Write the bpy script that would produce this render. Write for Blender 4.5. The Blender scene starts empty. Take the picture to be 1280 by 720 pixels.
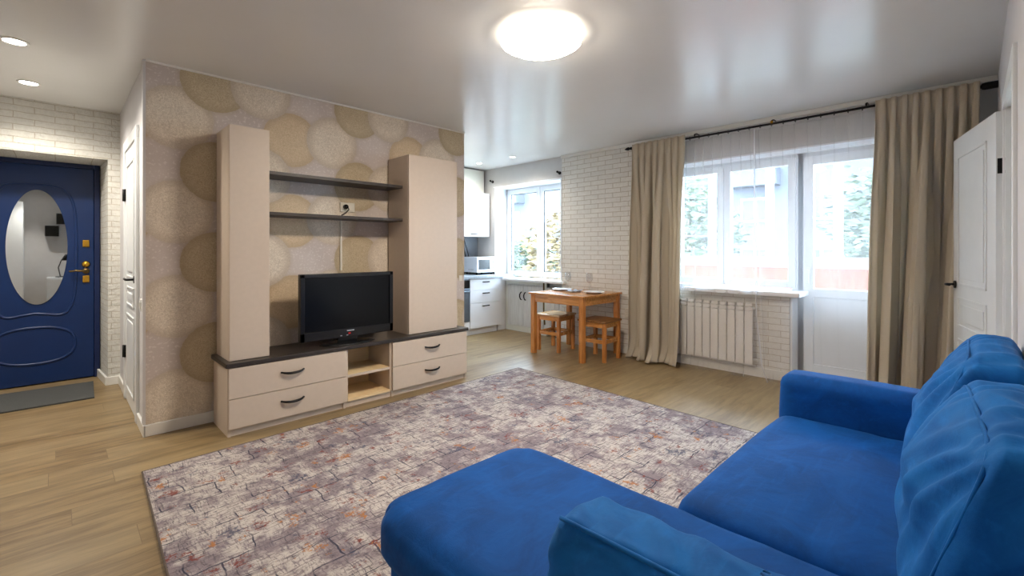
import bpy, bmesh, math, random
from mathutils import Vector, Matrix, noise
random.seed(7)
PI = math.pi
SC = bpy.context.scene
COL = SC.collection

# ------------------------------------------------------------------ helpers
def srgb(r, g, b):
    def c(v):
        v = v / 255.0
        return v / 12.92 if v <= 0.04045 else ((v + 0.055) / 1.055) ** 2.4
    return (c(r), c(g), c(b), 1.0)

class NT:
    """small node-tree builder"""
    def __init__(self, name):
        self.m = bpy.data.materials.new(name)
        self.m.use_nodes = True
        self.t = self.m.node_tree
        self.t.nodes.clear()
        self.out = self.t.nodes.new('ShaderNodeOutputMaterial')
    def n(self, typ, **kw):
        nd = self.t.nodes.new(typ)
        for k, v in kw.items():
            setattr(nd, k, v)
        return nd
    def link(self, a, b):
        self.t.links.new(a, b)
    def setin(self, nd, key, v):
        if isinstance(v, bpy.types.NodeSocket):
            self.link(v, nd.inputs[key])
        else:
            nd.inputs[key].default_value = v
    def math(self, op, a, b=0.0, c=0.0, clamp=False):
        nd = self.n('ShaderNodeMath', operation=op, use_clamp=clamp)
        self.setin(nd, 0, a); self.setin(nd, 1, b); self.setin(nd, 2, c)
        return nd.outputs[0]
    def ramp(self, v, lo, hi, a=0.0, b=1.0):
        nd = self.n('ShaderNodeMapRange', interpolation_type='SMOOTHSTEP')
        for k, x in zip(range(5), (v, lo, hi, a, b)):
            self.setin(nd, k, x)
        return nd.outputs[0]
    def mix(self, f, a, b, mode='MIX'):
        nd = self.n('ShaderNodeMix', data_type='RGBA', blend_type=mode)
        self.setin(nd, 0, f); self.setin(nd, 6, a); self.setin(nd, 7, b)
        return nd.outputs[2]
    def coord(self):
        return self.n('ShaderNodeNewGeometry').outputs['Position']
    def obj(self):
        return self.n('ShaderNodeTexCoord').outputs['Object']
    def mapping(self, v, scale=(1, 1, 1), rot=(0, 0, 0), loc=(0, 0, 0)):
        nd = self.n('ShaderNodeMapping')
        self.setin(nd, 0, v)
        nd.inputs['Location'].default_value = loc
        nd.inputs['Rotation'].default_value = rot
        nd.inputs['Scale'].default_value = scale
        return nd.outputs[0]
    def noise(self, v, scale, detail=3.0, rough=0.5, dist=0.0):
        nd = self.n('ShaderNodeTexNoise')
        self.setin(nd, 'Vector', v)
        nd.inputs['Scale'].default_value = scale
        nd.inputs['Detail'].default_value = detail
        nd.inputs['Roughness'].default_value = rough
        nd.inputs['Distortion'].default_value = dist
        return nd.outputs[0]
    def sep(self, v):
        nd = self.n('ShaderNodeSeparateXYZ'); self.setin(nd, 0, v)
        return nd.outputs
    def comb(self, x, y, z=0.0):
        nd = self.n('ShaderNodeCombineXYZ')
        self.setin(nd, 0, x); self.setin(nd, 1, y); self.setin(nd, 2, z)
        return nd.outputs[0]
    def bump(self, h, strength=0.3, dist=0.01):
        nd = self.n('ShaderNodeBump')
        nd.inputs['Strength'].default_value = strength
        nd.inputs['Distance'].default_value = dist
        self.setin(nd, 'Height', h)
        return nd.outputs[0]
    def bsdf(self, color, rough=0.5, normal=None, **kw):
        p = self.n('ShaderNodeBsdfPrincipled')
        self.setin(p, 'Base Color', color)
        self.setin(p, 'Roughness', rough)
        if normal is not None:
            self.link(normal, p.inputs['Normal'])
        for k, v in kw.items():
            self.setin(p, k.replace('_', ' '), v)
        return p.outputs[0]
    def done(self, shader):
        self.link(shader, self.out.inputs[0])
        return self.m

def plain(name, col, rough=0.5, metal=0.0, vary=0.04, scale=9.0, bump=0.0, bscale=200.0, **kw):
    t = NT(name)
    c = t.coord()
    nz = t.noise(c, scale, 3)
    f = t.ramp(nz, 0.3, 0.7)
    a = tuple(x * (1 - vary) for x in col[:3]) + (1,)
    b = tuple(min(1, x * (1 + vary)) for x in col[:3]) + (1,)
    nrm = t.bump(t.noise(c, bscale, 2), bump, 0.002) if bump else None
    return t.done(t.bsdf(t.mix(f, a, b), rough, nrm, Metallic=metal, **kw))

def wood(name, c1, c2, axis='x', rough=0.4, scale=1.0, knots=True):
    t = NT(name)
    p = t.coord()
    s = {'x': (1.2, 14, 14), 'y': (14, 1.2, 14), 'z': (14, 14, 1.2)}[axis]
    g = t.noise(t.mapping(p, tuple(k * scale for k in s)), 3.0, 6, 0.6, 0.6)
    g2 = t.noise(t.mapping(p, tuple(k * scale for k in s)), 11.0, 3, 0.6)
    f = t.ramp(t.math('ADD', t.math('MULTIPLY', g, .75), t.math('MULTIPLY', g2, .25)), .36, .64)
    col = t.mix(f, c1, c2)
    if knots:
        k = t.ramp(t.noise(p, 6.0, 1), .68, .76)
        col = t.mix(t.math('MULTIPLY', k, .5), col, tuple(x * .35 for x in c1[:3]) + (1,))
    return t.done(t.bsdf(col, rough, t.bump(g, .08, .003)))

def emit(name, col, strength):
    t = NT(name)
    e = t.n('ShaderNodeEmission')
    e.inputs[0].default_value = col; e.inputs[1].default_value = strength
    return t.done(e.outputs[0])

# geometry into bmesh -----------------------------------------------------------------
def box(bm, x0, x1, y0, y1, z0, z1, bev=0.0, seg=2):
    if x1 < x0: x0, x1 = x1, x0
    if y1 < y0: y0, y1 = y1, y0
    if z1 < z0: z0, z1 = z1, z0
    r = bmesh.ops.create_cube(bm, size=1.0)
    vs = r['verts']
    for v in vs:
        v.co = Vector((x0 + (v.co.x + .5) * (x1 - x0), y0 + (v.co.y + .5) * (y1 - y0), z0 + (v.co.z + .5) * (z1 - z0)))
    if bev > 0:
        es = list({e for v in vs for e in v.link_edges})
        bmesh.ops.bevel(bm, geom=es, offset=min(bev, .45 * min(x1 - x0, y1 - y0, z1 - z0)), segments=seg, profile=.6, affect='EDGES')
    return bm

def B(*a, bev=0.0):
    bm = bmesh.new()
    return box(bm, *a, bev=bev)

def tube(bm, pts, r, n=10, closed=False, caps=True):
    pts = [Vector(p) for p in pts]
    N = len(pts)
    rings = []
    up = None
    for i, p in enumerate(pts):
        if closed:
            t = pts[(i + 1) % N] - pts[i - 1]
        else:
            t = pts[min(i + 1, N - 1)] - pts[max(i - 1, 0)]
        t.normalize()
        if up is None:
            a = Vector((0, 0, 1)) if abs(t.z) < .9 else Vector((1, 0, 0))
            up = (a - t * a.dot(t)).normalized()
        else:
            up = (up - t * up.dot(t))
            up = up.normalized() if up.length > 1e-6 else Vector((0, 0, 1))
        s = t.cross(up)
        rr = r[i] if isinstance(r, (list, tuple)) else r
        rings.append([bm.verts.new(p + (up * math.cos(2 * PI * k / n) + s * math.sin(2 * PI * k / n)) * rr) for k in range(n)])
    M = N if closed else N - 1
    for i in range(M):
        a, b = rings[i], rings[(i + 1) % N]
        for k in range(n):
            f = bm.faces.new((a[k], a[(k + 1) % n], b[(k + 1) % n], b[k])); f.smooth = True
    if caps and not closed:
        bm.faces.new(rings[0][::-1]); bm.faces.new(rings[-1])
    return bm

def lathe(bm, prof, c, n=32, axis='z', seg_smooth=True):
    """prof: list of (radius, height along axis)"""
    c = Vector(c)
    rings = []
    for r, h in prof:
        ring = []
        if r < 1e-6:
            ring = [bm.verts.new(c + ax(axis, 0, 0, h))] * n
        else:
            for k in range(n):
                a = 2 * PI * k / n
                ring.append(bm.verts.new(c + ax(axis, r * math.cos(a), r * math.sin(a), h)))
        rings.append(ring)
    for i in range(len(rings) - 1):
        a, b = rings[i], rings[i + 1]
        for k in range(n):
            q = [a[k], a[(k + 1) % n], b[(k + 1) % n], b[k]]
            u = []
            for v in q:
                if v not in u: u.append(v)
            if len(u) >= 3:
                f = bm.faces.new(u); f.smooth = seg_smooth
    return bm

def ax(axis, a, b, h):
    return {'z': Vector((a, b, h)), 'y': Vector((a, h, b)), 'x': Vector((h, a, b))}[axis]

def cyl(bm, p0, p1, r, n=16):
    return tube(bm, [p0, p1], r, n)

def build(name, bm, mat, parent=None, local=False, smooth=None, kind=None):
    bmesh.ops.recalc_face_normals(bm, faces=bm.faces[:])
    me = bpy.data.meshes.new(name)
    if parent is not None and not local:
        off = total_loc(parent)
        for v in bm.verts:
            v.co -= off
    if smooth:
        for f in bm.faces: f.smooth = True
    bm.to_mesh(me); bm.free()
    o = bpy.data.objects.new(name, me)
    COL.objects.link(o)
    for m in (mat if isinstance(mat, (list, tuple)) else [mat]):
        me.materials.append(m)
    if parent is not None:
        o.parent = parent
    if kind: o['kind'] = kind
    return o

def total_loc(o):
    l = Vector((0, 0, 0))
    while o is not None:
        l = l + o.location; o = o.parent
    return l

def thing(name, label, cat, loc=(0, 0, 0), rz=0.0, group=None, kind=None):
    o = bpy.data.objects.new(name, None)
    o.empty_display_size = .05
    COL.objects.link(o)
    o.location = loc; o.rotation_euler = (0, 0, rz)
    if label: o['label'] = label
    if cat: o['category'] = cat
    if group: o['group'] = group
    if kind: o['kind'] = kind
    return o

def tag(o, label, cat, group=None):
    o['label'] = label; o['category'] = cat
    if group: o['group'] = group
    return o

def struct(name, bm, mat, label, cat, parent=None):
    o = build(name, bm, mat, parent)
    o['kind'] = 'structure'; o['label'] = label; o['category'] = cat
    return o

def copy_tree(o, parent=None):
    c = o.copy(); COL.objects.link(c)
    if parent is not None: c.parent = parent
    for ch in list(o.children):
        if ch is not c: copy_tree(ch, c)
    return c

def face_axis_mats(bm):
    """material index 0 for faces looking along y (or z), 1 for faces looking along x"""
    bm.normal_update()
    for f in bm.faces:
        n = f.normal
        f.material_index = 1 if abs(n.x) > max(abs(n.y), .5) else 0

# ------------------------------------------------------------------ materials
M = {}
M['ceiling'] = plain('satin_white_ceiling', srgb(232, 232, 230), .24, vary=.01, scale=2, **{'Specular_IOR_Level': .42})
M['white_paint'] = plain('white_paint', srgb(225, 224, 219), .6, vary=.015, bump=.05)
M['grey_paint'] = plain('pale_grey_wall', srgb(200, 199, 198), .7, vary=.02, bump=.1, bscale=90)
M['lilac_paint'] = plain('pale_lilac_grey_wall', srgb(206, 203, 203), .7, vary=.02, bump=.15, bscale=150)
M['trim'] = plain('white_trim', srgb(228, 226, 220), .35, vary=.01)
M['pvc'] = plain('white_pvc', srgb(236, 239, 243), .3, vary=.01)
M['door_white'] = plain('white_door_lacquer', srgb(226, 228, 228), .35, vary=.012, bump=.04, bscale=60)
M['black_metal'] = plain('black_metal', srgb(24, 24, 26), .4, .6, vary=.1)
M['black_plastic'] = plain('black_plastic', srgb(14, 15, 18), .25, vary=.1)
M['cab_cream'] = plain('cream_laminate', srgb(203, 186, 168), .42, vary=.015, scale=30, bump=.05, bscale=120)
M['cab_cream_side'] = M['cab_cream']
M['dark_top'] = wood('dark_wenge_top', srgb(40, 35, 33), srgb(62, 54, 49), 'x', .35, knots=False)
M['dark_shelf'] = wood('dark_wenge_shelf', srgb(44, 38, 36), srgb(66, 57, 52), 'x', .4, knots=False)
M['niche_wood'] = wood('pale_birch_inside', srgb(226, 196, 148), srgb(236, 210, 166), 'x', .5, knots=False)
M['pine'] = wood('orange_pine', srgb(170, 102, 42), srgb(214, 146, 76), 'z', .38)
M['pine_h'] = wood('orange_pine_top', srgb(182, 118, 58), srgb(220, 160, 94), 'y', .17)
M['pine_seat'] = wood('brown_pine_seat', srgb(112, 74, 36), srgb(150, 102, 54), 'x', .4)
M['kit_white'] = plain('white_kitchen_front', srgb(232, 235, 240), .35, vary=.01)
M['kit_cream'] = plain('cream_kitchen_front', srgb(228, 228, 218), .4, vary=.01)
M['worktop'] = plain('grey_stone_worktop', srgb(158, 168, 178), .35, vary=.18, scale=60)
M['steel'] = plain('brushed_steel', srgb(120, 130, 142), .35, .7, vary=.06)
M['brass'] = plain('polished_brass', srgb(212, 164, 62), .25, .95, vary=.05)
M['bronze'] = plain('dark_brass', srgb(120, 100, 62), .3, .9, vary=.05)
M['porcelain'] = plain('white_porcelain', srgb(226, 232, 240), .15, vary=.01)
M['socket'] = plain('cream_socket_plastic', srgb(226, 220, 206), .35, vary=.01)
M['rad'] = plain('white_radiator_enamel', srgb(228, 224, 218), .35, vary=.01)
M['mat_grey'] = plain('charcoal_doormat', srgb(70, 71, 70), .95, vary=.25, scale=160, bump=.6, bscale=300)
M['napkin'] = plain('pale_blue_napkin', srgb(176, 192, 212), .9, vary=.16, scale=70, bump=.3, bscale=250)
M['red'] = plain('red_plastic', srgb(200, 30, 30), .3)
M['silver'] = plain('silver_print', srgb(178, 184, 190), .3, .6)

def fake_glass(name, tint=(.93, .97, 1, 1), refl=.08):
    t = NT(name)
    tr = t.n('ShaderNodeBsdfTransparent'); tr.inputs[0].default_value = tint
    gl = t.n('ShaderNodeBsdfGlossy'); gl.inputs['Roughness'].default_value = .02
    lw = t.n('ShaderNodeLayerWeight'); lw.inputs[0].default_value = .25
    f = t.math('ADD', t.math('MULTIPLY', lw.outputs['Facing'], .25), refl * .4)
    mx = t.n('ShaderNodeMixShader')
    t.link(f, mx.inputs[0]); t.link(tr.outputs[0], mx.inputs[1]); t.link(gl.outputs[0], mx.inputs[2])
    return t.done(mx.outputs[0])
M['pane'] = fake_glass('window_pane')
M['wineglass'] = fake_glass('clear_wine_glass', (.97, .98, .99, 1), .22)

t = NT('mirror_glass')
g = t.n('ShaderNodeBsdfGlossy'); g.inputs[0].default_value = (.9, .93, .92, 1); g.inputs['Roughness'].default_value = .015
M['mirror'] = t.done(g.outputs[0])

# -- tv screen
t = NT('dark_lcd_screen')
M['screen'] = t.done(t.bsdf(t.mix(t.noise(t.coord(), 3), srgb(7, 9, 13), srgb(9, 11, 15)), .2, Specular_IOR_Level=.22))

# -- painted brick
def brick_mat(name, axis, bw=.245, bh=.052, c=srgb(226, 224, 216), mortar=srgb(196, 187, 170), rough_amt=1.6, mort=.003, bstr=1.0):
    t = NT(name)
    p = t.coord(); s = t.sep(p)
    u = s[1] if axis == 'x' else s[0]
    v = t.comb(u, s[2])
    w = t.n('ShaderNodeVectorMath', operation='ADD')
    nz = t.n('ShaderNodeTexNoise'); t.link(p, nz.inputs['Vector']); nz.inputs['Scale'].default_value = 7
    sc = t.n('ShaderNodeVectorMath', operation='SCALE'); t.link(nz.outputs['Color'], sc.inputs[0]); sc.inputs['Scale'].default_value = .008 if rough_amt < 1 else .016
    t.link(v, w.inputs[0]); t.link(sc.outputs[0], w.inputs[1])
    br = t.n('ShaderNodeTexBrick', offset=.5, offset_frequency=2, squash=1.0)
    t.link(w.outputs[0], br.inputs['Vector'])
    br.inputs['Scale'].default_value = 1.0
    br.inputs['Brick Width'].default_value = bw
    br.inputs['Row Height'].default_value = bh
    br.inputs['Mortar Size'].default_value = mort
    br.inputs['Mortar Smooth'].default_value = .25
    br.inputs['Color1'].default_value = c
    br.inputs['Color2'].default_value = tuple(x * .93 for x in c[:3]) + (1,)
    br.inputs['Mortar'].default_value = mortar
    rough = t.noise(p, 34, 5, .65)
    col = t.mix(.18, br.outputs['Color'], t.mix(t.ramp(rough, .3, .7), (.55, .53, .5, 1), (1, 1, 1, 1)), 'MULTIPLY')
    h = t.math('SUBTRACT', t.math('MULTIPLY', rough, .55 * rough_amt), br.outputs['Fac'])
    return t.done(t.bsdf(col, .75, t.bump(h, bstr, .012 if rough_amt < 1 else .022)))
M['brick_y'] = brick_mat('white_painted_brick', 'y')
M['brick_x'] = brick_mat('white_painted_brick_side', 'x')
M['brick_win'] = brick_mat('white_brick_tile', 'x', .215, .0588, srgb(232, 229, 222), srgb(188, 176, 158), .3, .0032, .55)
M['brick_win_y'] = brick_mat('white_brick_tile_return', 'y', .215, .0588, srgb(232, 229, 222), srgb(188, 176, 158), .3, .0032, .55)

# -- backsplash tile
t = NT('grey_backsplash_tile')
s = t.sep(t.coord())
br = t.n('ShaderNodeTexBrick', offset=0.0)
t.link(t.comb(s[0], t.math('SUBTRACT', s[2], .86)), br.inputs['Vector'])
br.inputs['Scale'].default_value = 1; br.inputs['Brick Width'].default_value = .3; br.inputs['Row Height'].default_value = .6
br.inputs['Mortar Size'].default_value = .004
br.inputs['Color1'].default_value = srgb(120, 130, 140); br.inputs['Color2'].default_value = srgb(130, 139, 148); br.inputs['Mortar'].default_value = srgb(88, 98, 106)
M['tile'] = t.done(t.bsdf(t.mix(.35, br.outputs[0], t.mix(t.noise(t.coord(), 9, 5), srgb(96, 106, 116), srgb(180, 188, 195)), 'MIX'), .3))

# -- laminate floor (planks along x)
t = NT('light_oak_laminate')
p = t.coord()
sp = t.sep(p)
wn = t.n('ShaderNodeTexWhiteNoise', noise_dimensions='1D')
t.link(t.math('FLOOR', t.math('DIVIDE', sp[1], .19)), wn.inputs['W'])
br = t.n('ShaderNodeTexBrick', offset=0.0)
t.link(t.comb(t.math('ADD', sp[0], t.math('MULTIPLY', wn.outputs['Value'], 1.28)), sp[1]), br.inputs['Vector'])
br.inputs['Scale'].default_value = 1; br.inputs['Brick Width'].default_value = 1.28; br.inputs['Row Height'].default_value = .19
br.inputs['Mortar Size'].default_value = .0016; br.inputs['Mortar Smooth'].default_value = .3
br.inputs['Color1'].default_value = (0, 0, 0, 1); br.inputs['Color2'].default_value = (1, 1, 1, 1); br.inputs['Mortar'].default_value = (.5, .5, .5, 1)
bv = t.sep(br.outputs['Color'])[0]
pv = t.n('ShaderNodeVectorMath', operation='ADD'); t.link(p, pv.inputs[0])
t.link(t.comb(t.math('MULTIPLY', bv, 3.7), t.math('MULTIPLY', bv, 9.1)), pv.inputs[1])
g1 = t.noise(t.mapping(pv.outputs[0], (1.1, 9, 1)), 2.2, 6, .62, .5)
g2 = t.noise(t.mapping(pv.outputs[0], (3, 60, 1)), 3, 4, .6)
gg = t.math('ADD', t.math('MULTIPLY', g1, .7), t.math('MULTIPLY', g2, .3))
c = t.mix(t.ramp(gg, .34, .66), srgb(98, 78, 48), srgb(148, 124, 86))
c = t.mix(t.math('MULTIPLY', bv, .45), c, srgb(164, 144, 108))
k = t.ramp(t.noise(t.mapping(pv.outputs[0], (1.5, 9, 1)), 3.2, 3), .64, .74)
c = t.mix(t.math('MULTIPLY', k, .35), c, srgb(112, 88, 58))
c = t.mix(t.math('MULTIPLY', br.outputs['Fac'], .55), c, srgb(88, 70, 48))
M['floor'] = t.done(t.bsdf(c, .34, t.bump(t.math('SUBTRACT', t.math('MULTIPLY', g2, .25), br.outputs['Fac']), .12, .003)))

# -- wallpaper with overlapping discs
t = NT('disc_pattern_wallpaper')
p = t.coord(); s = t.sep(p)
PX, PZ = 1.09, .65
scr = t.noise(t.mapping(p, (58, 1, 58)), 1.0, 3, .65, 2.6)
fine = t.noise(t.mapping(p, (170, 1, 170)), 1.0, 2, .6)
dots = t.ramp(t.noise(t.mapping(p, (62, 1, 62)), 1.0, 1), .58, .66)
base = t.mix(t.ramp(t.noise(p, 3, 2), .3, .7), srgb(196, 183, 176), srgb(206, 194, 187))
base = t.mix(t.math('MULTIPLY', dots, .45), base, srgb(230, 222, 216))
col = base
hgt = t.math('MULTIPLY', fine, .3)
wob = t.math('MULTIPLY', t.math('SUBTRACT', t.noise(p, 30, 2), .5), .012)
def disc(cx, cz, r, ca, cb, rim, col):
    dx = t.math('WRAP', t.math('SUBTRACT', s[0], cx), -PX / 2, PX / 2)
    nd = dx.node; nd.inputs[1].default_value = PX / 2; nd.inputs[2].default_value = -PX / 2
    dz = t.math('WRAP', t.math('SUBTRACT', s[2], cz), PZ / 2, -PZ / 2)
    d = t.math('ADD', t.math('SQRT', t.math('ADD', t.math('MULTIPLY', dx, dx), t.math('MULTIPLY', dz, dz))), wob)
    halo = t.ramp(d, r - .004, r + .03, .35, 0.0)
    col = t.mix(halo, col, rim)
    m = t.ramp(d, r - .005, r + .003, 1.0, 0.0)
    inner = t.mix(t.ramp(scr, .34, .66), ca, cb)
    inner = t.mix(t.ramp(d, r - .075, r, 0.0, .6), inner, rim)
    return t.mix(m, col, inner)
CREAM = (srgb(200, 185, 166), srgb(234, 222, 205), srgb(182, 166, 148))
KHAKI = (srgb(178, 159, 130), srgb(206, 190, 160), srgb(168, 149, 120))
TAN = (srgb(198, 175, 143), srgb(222, 201, 170), srgb(182, 158, 126))
col = disc(1.345, 2.12, .215, *TAN, col)
col = disc(.59, 2.15, .218, *CREAM, col)
col = disc(.82, 1.80, .216, *KHAKI, col)
col = disc(1.125, 1.81, .212, *CREAM, col)
M['wallpaper'] = t.done(t.bsdf(col, .7, t.bump(t.math('ADD', t.math('MULTIPLY', scr, .6), hgt), .25, .004)))

# -- rug
t = NT('distressed_woven_rug')
p = t.coord()
wn = t.n('ShaderNodeTexNoise'); t.link(p, wn.inputs['Vector']); wn.inputs['Scale'].default_value = 9; wn.inputs['Detail'].default_value = 3
wo = t.n('ShaderNodeVectorMath', operation='SCALE'); t.link(wn.outputs['Color'], wo.inputs[0]); wo.inputs['Scale'].default_value = .045
wp = t.n('ShaderNodeVectorMath', operation='ADD'); t.link(p, wp.inputs[0]); t.link(wo.outputs[0], wp.inputs[1])
def grid(bw, bh, mort, off, sq=1.0):
    b = t.n('ShaderNodeTexBrick', offset=off, offset_frequency=2, squash=sq, squash_frequency=3)
    t.link(wp.outputs[0], b.inputs['Vector'])
    b.inputs['Scale'].default_value = 1; b.inputs['Brick Width'].default_value = bw; b.inputs['Row Height'].default_value = bh
    b.inputs['Mortar Size'].default_value = mort; b.inputs['Mortar Smooth'].default_value = .6
    b.inputs['Color1'].default_value = (0, 0, 0, 1); b.inputs['Color2'].default_value = (1, 1, 1, 1)
    return b.outputs['Fac'], t.sep(b.outputs['Color'])[0]
f1, v1 = grid(.24, .15, .0045, .45, 1.0)
f2, v2 = grid(.11, .07, .003, .3, .7)
wq = wp.outputs[0]
def streak(sx, sy, lo, hi, loc, det=3):
    return t.ramp(t.noise(t.mapping(wq, (sx, sy, 1), loc=loc), 1.0, det, .7), lo, hi)
big = t.noise(p, 2.6, 4, .62)
mid = t.noise(p, 9, 4, .65)
patch = t.ramp(t.math('ADD', t.math('MULTIPLY', big, .5), t.math('MULTIPLY', mid, .5)), .44, .58)
c = t.mix(patch, srgb(196, 187, 179), srgb(134, 122, 126))
wv = t.ramp(t.noise(t.mapping(p, (160, 220, 1)), 1.0, 2, .6), .35, .65)
c = t.mix(t.math('MULTIPLY', wv, .22), c, srgb(120, 108, 112))
c = t.mix(t.math('MULTIPLY', streak(14, 95, .5, .6, (0, 0, 0)), .72), c, srgb(112, 98, 104))
c = t.mix(t.math('MULTIPLY', streak(95, 16, .53, .62, (4, 2, 0)), .68), c, srgb(104, 94, 104))
c = t.mix(t.math('MULTIPLY', streak(9, 150, .60, .66, (1, 7, 0)), .8), c, srgb(66, 56, 64))
c = t.mix(t.math('MULTIPLY', streak(150, 10, .60, .66, (8, 3, 0)), .8), c, srgb(60, 54, 66))
c = t.mix(t.math('MULTIPLY', t.math('MULTIPLY', t.ramp(t.noise(p, 30, 4, .7), .54, .62), patch), .6), c, srgb(84, 72, 80))
m2 = t.math('MULTIPLY', f2, t.ramp(t.noise(p, 6.5, 4, .7), .48, .62))
c = t.mix(t.math('MULTIPLY', m2, .75), c, srgb(62, 54, 64))
m1 = t.math('MULTIPLY', f1, t.ramp(t.noise(p, 4.3, 3, .7), .42, .56))
c = t.mix(t.math('MULTIPLY', m1, .95), c, srgb(38, 41, 62))
rn = t.noise(t.mapping(p, (1, 1.35, 1), loc=(3.1, 1.7, 0)), 6.2, 5, .72)
brk = t.ramp(t.noise(p, 55, 3, .7), .42, .56)
c = t.mix(t.math('MULTIPLY', t.math('MULTIPLY', t.ramp(rn, .575, .63), brk), .9), c, srgb(116, 46, 34))
on = t.noise(t.mapping(p, (1.2, 1, 1), loc=(9.4, 5.2, 0)), 5.3, 5, .72)
c = t.mix(t.math('MULTIPLY', t.math('MULTIPLY', t.ramp(on, .60, .64), brk), .9), c, srgb(166, 104, 46))
bn = t.noise(t.mapping(p, (1, 1, 1), loc=(-4.4, 2.2, 0)), 5.0, 5, .72)
c = t.mix(t.math('MULTIPLY', t.math('MULTIPLY', t.ramp(bn, .58, .64), brk), .8), c, srgb(58, 64, 88))
M['rug'] = t.done(t.bsdf(c, .95, t.bump(t.noise(p, 260, 2), .5, .004)))
M['rug_edge'] = plain('rug_binding', srgb(96, 84, 76), .95, vary=.15, scale=90, bump=.4)

# -- fabrics
def velvet(name, c1, c2, sheen=.3):
    t = NT(name)
    p = t.coord()
    f = t.ramp(t.noise(p, 4.5, 5, .65, 1.2), .3, .7)
    st = t.noise(t.mapping(p, (3, 22, 22)), 2.0, 3, .6)
    cc = t.mix(f, c1, c2)
    cc = t.mix(t.math('MULTIPLY', t.ramp(st, .5, .75), .3), cc, tuple(min(1, x * 1.35) for x in c2[:3]) + (1,))
    nr = t.bump(t.math('ADD', t.math('MULTIPLY', t.noise(p, 16, 4, .6, 1.5), .8), t.math('MULTIPLY', t.noise(p, 500, 2), .15)), .16, .012)
    return t.done(t.bsdf(cc, .75, nr, Sheen_Weight=sheen, Sheen_Roughness=.35, Sheen_Tint=srgb(120, 175, 235), Specular_IOR_Level=.2))
M['velvet'] = velvet('blue_velvet', srgb(0, 66, 132), srgb(1, 82, 160), .12)
M['velvet_cushion_lit'] = velvet('blue_velvet_cushion_lit', srgb(8, 86, 158), srgb(24, 110, 186), .35)  # same velvet as the sofa, window light brightened into the colour
M['piping'] = plain('dark_blue_piping', srgb(8, 72, 140), .6, vary=.1)

def cloth(name, c1, c2, trans=.25):
    t = NT(name)
    p = t.coord()
    w = t.noise(t.mapping(p, (220, 220, 220)), 1.0, 2)
    cc = t.mix(w, c1, c2)
    b = t.bsdf(cc, .9, t.bump(w, .2, .002), Sheen_Weight=.15)
    tl = t.n('ShaderNodeBsdfTranslucent'); t.link(cc, tl.inputs[0])
    mx = t.n('ShaderNodeMixShader'); mx.inputs[0].default_value = trans
    t.link(b, mx.inputs[1]); t.link(tl.outputs[0], mx.inputs[2])
    return t.done(mx.outputs[0])
M['curtain'] = cloth('beige_curtain', srgb(210, 198, 177), srgb(223, 212, 193), .28)

def sheer(name, alpha):
    t = NT(name)
    p = t.coord()
    w = t.noise(p, 300, 1)
    lw = t.n('ShaderNodeLayerWeight'); lw.inputs[0].default_value = .35
    f = t.math('ADD', alpha, t.math('MULTIPLY', lw.outputs['Facing'], .08), clamp=True)
    f = t.math('ADD', f, t.math('MULTIPLY', t.math('SUBTRACT', w, .5), .1), clamp=True)
    df = t.n('ShaderNodeBsdfDiffuse'); df.inputs[0].default_value = (.93, .93, .95, 1)
    tl = t.n('ShaderNodeBsdfTranslucent'); tl.inputs[0].default_value = (.93, .93, .96, 1)
    m1 = t.n('ShaderNodeMixShader'); m1.inputs[0].default_value = .5
    t.link(df.outputs[0], m1.inputs[1]); t.link(tl.outputs[0], m1.inputs[2])
    tr = t.n('ShaderNodeBsdfTransparent')
    m2 = t.n('ShaderNodeMixShader')
    t.link(f, m2.inputs[0]); t.link(tr.outputs[0], m2.inputs[1]); t.link(m1.outputs[0], m2.inputs[2])
    return t.done(m2.outputs[0])
M['sheer'] = sheer('white_voile', .22)
M['sheer_hem'] = sheer('white_voile_hem', .55)

# -- entrance door blue
M['door_blue'] = plain('blue_door_vinyl', srgb(6, 40, 90), .36, vary=.05, scale=6, bump=.12, bscale=160)
M['door_blue_dark'] = plain('dark_blue_steel_frame', srgb(9, 30, 74), .4, vary=.05)
# -- beadboard
t = NT('whitewashed_beadboard')
s = t.sep(t.coord())
lin = t.math('PINGPONG', s[1], .045)
gr = t.ramp(lin, .0, .004, 1.0, 0.0)
cc = t.mix(t.ramp(t.noise(t.mapping(t.coord(), (20, 20, 2)), 3, 4), .3, .7), srgb(214, 213, 209), srgb(228, 228, 225))
M['bead'] = t.done(t.bsdf(t.mix(t.math('MULTIPLY', gr, .45), cc, srgb(150, 148, 144)), .5, t.bump(t.math('MULTIPLY', gr, -1.0), .4, .004)))

# outdoors
t = NT('peach_balcony_boards')
s = t.sep(t.coord())
lin = t.math('PINGPONG', s[1], .05)
gr = t.ramp(lin, 0, .004, 1.0, 0.0)
cc = t.mix(t.ramp(t.noise(t.mapping(t.coord(), (1, 12, 1.5)), 3, 4), .3, .7), srgb(196, 106, 78), srgb(206, 122, 92))
M['peach'] = t.done(t.bsdf(t.mix(t.math('MULTIPLY', gr, .4), cc, srgb(170, 100, 70)), .6))
M['facade'] = plain('pale_facade_panel', srgb(62, 65, 72), .9, vary=.06, scale=1.5)
M['facade_window'] = plain('far_window_glass', srgb(38, 44, 56), .5, vary=.1)
M['leaf_green'] = plain('green_leaves', srgb(58, 68, 48), .8, vary=.35, scale=3)
M['leaf_gold'] = plain('autumn_leaves', srgb(104, 88, 58), .8, vary=.35, scale=3)
M['bark'] = plain('tree_bark', srgb(92, 80, 68), .9, vary=.2)
M['ground'] = plain('courtyard_ground', srgb(96, 98, 92), .95, vary=.2, scale=.6)

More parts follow.
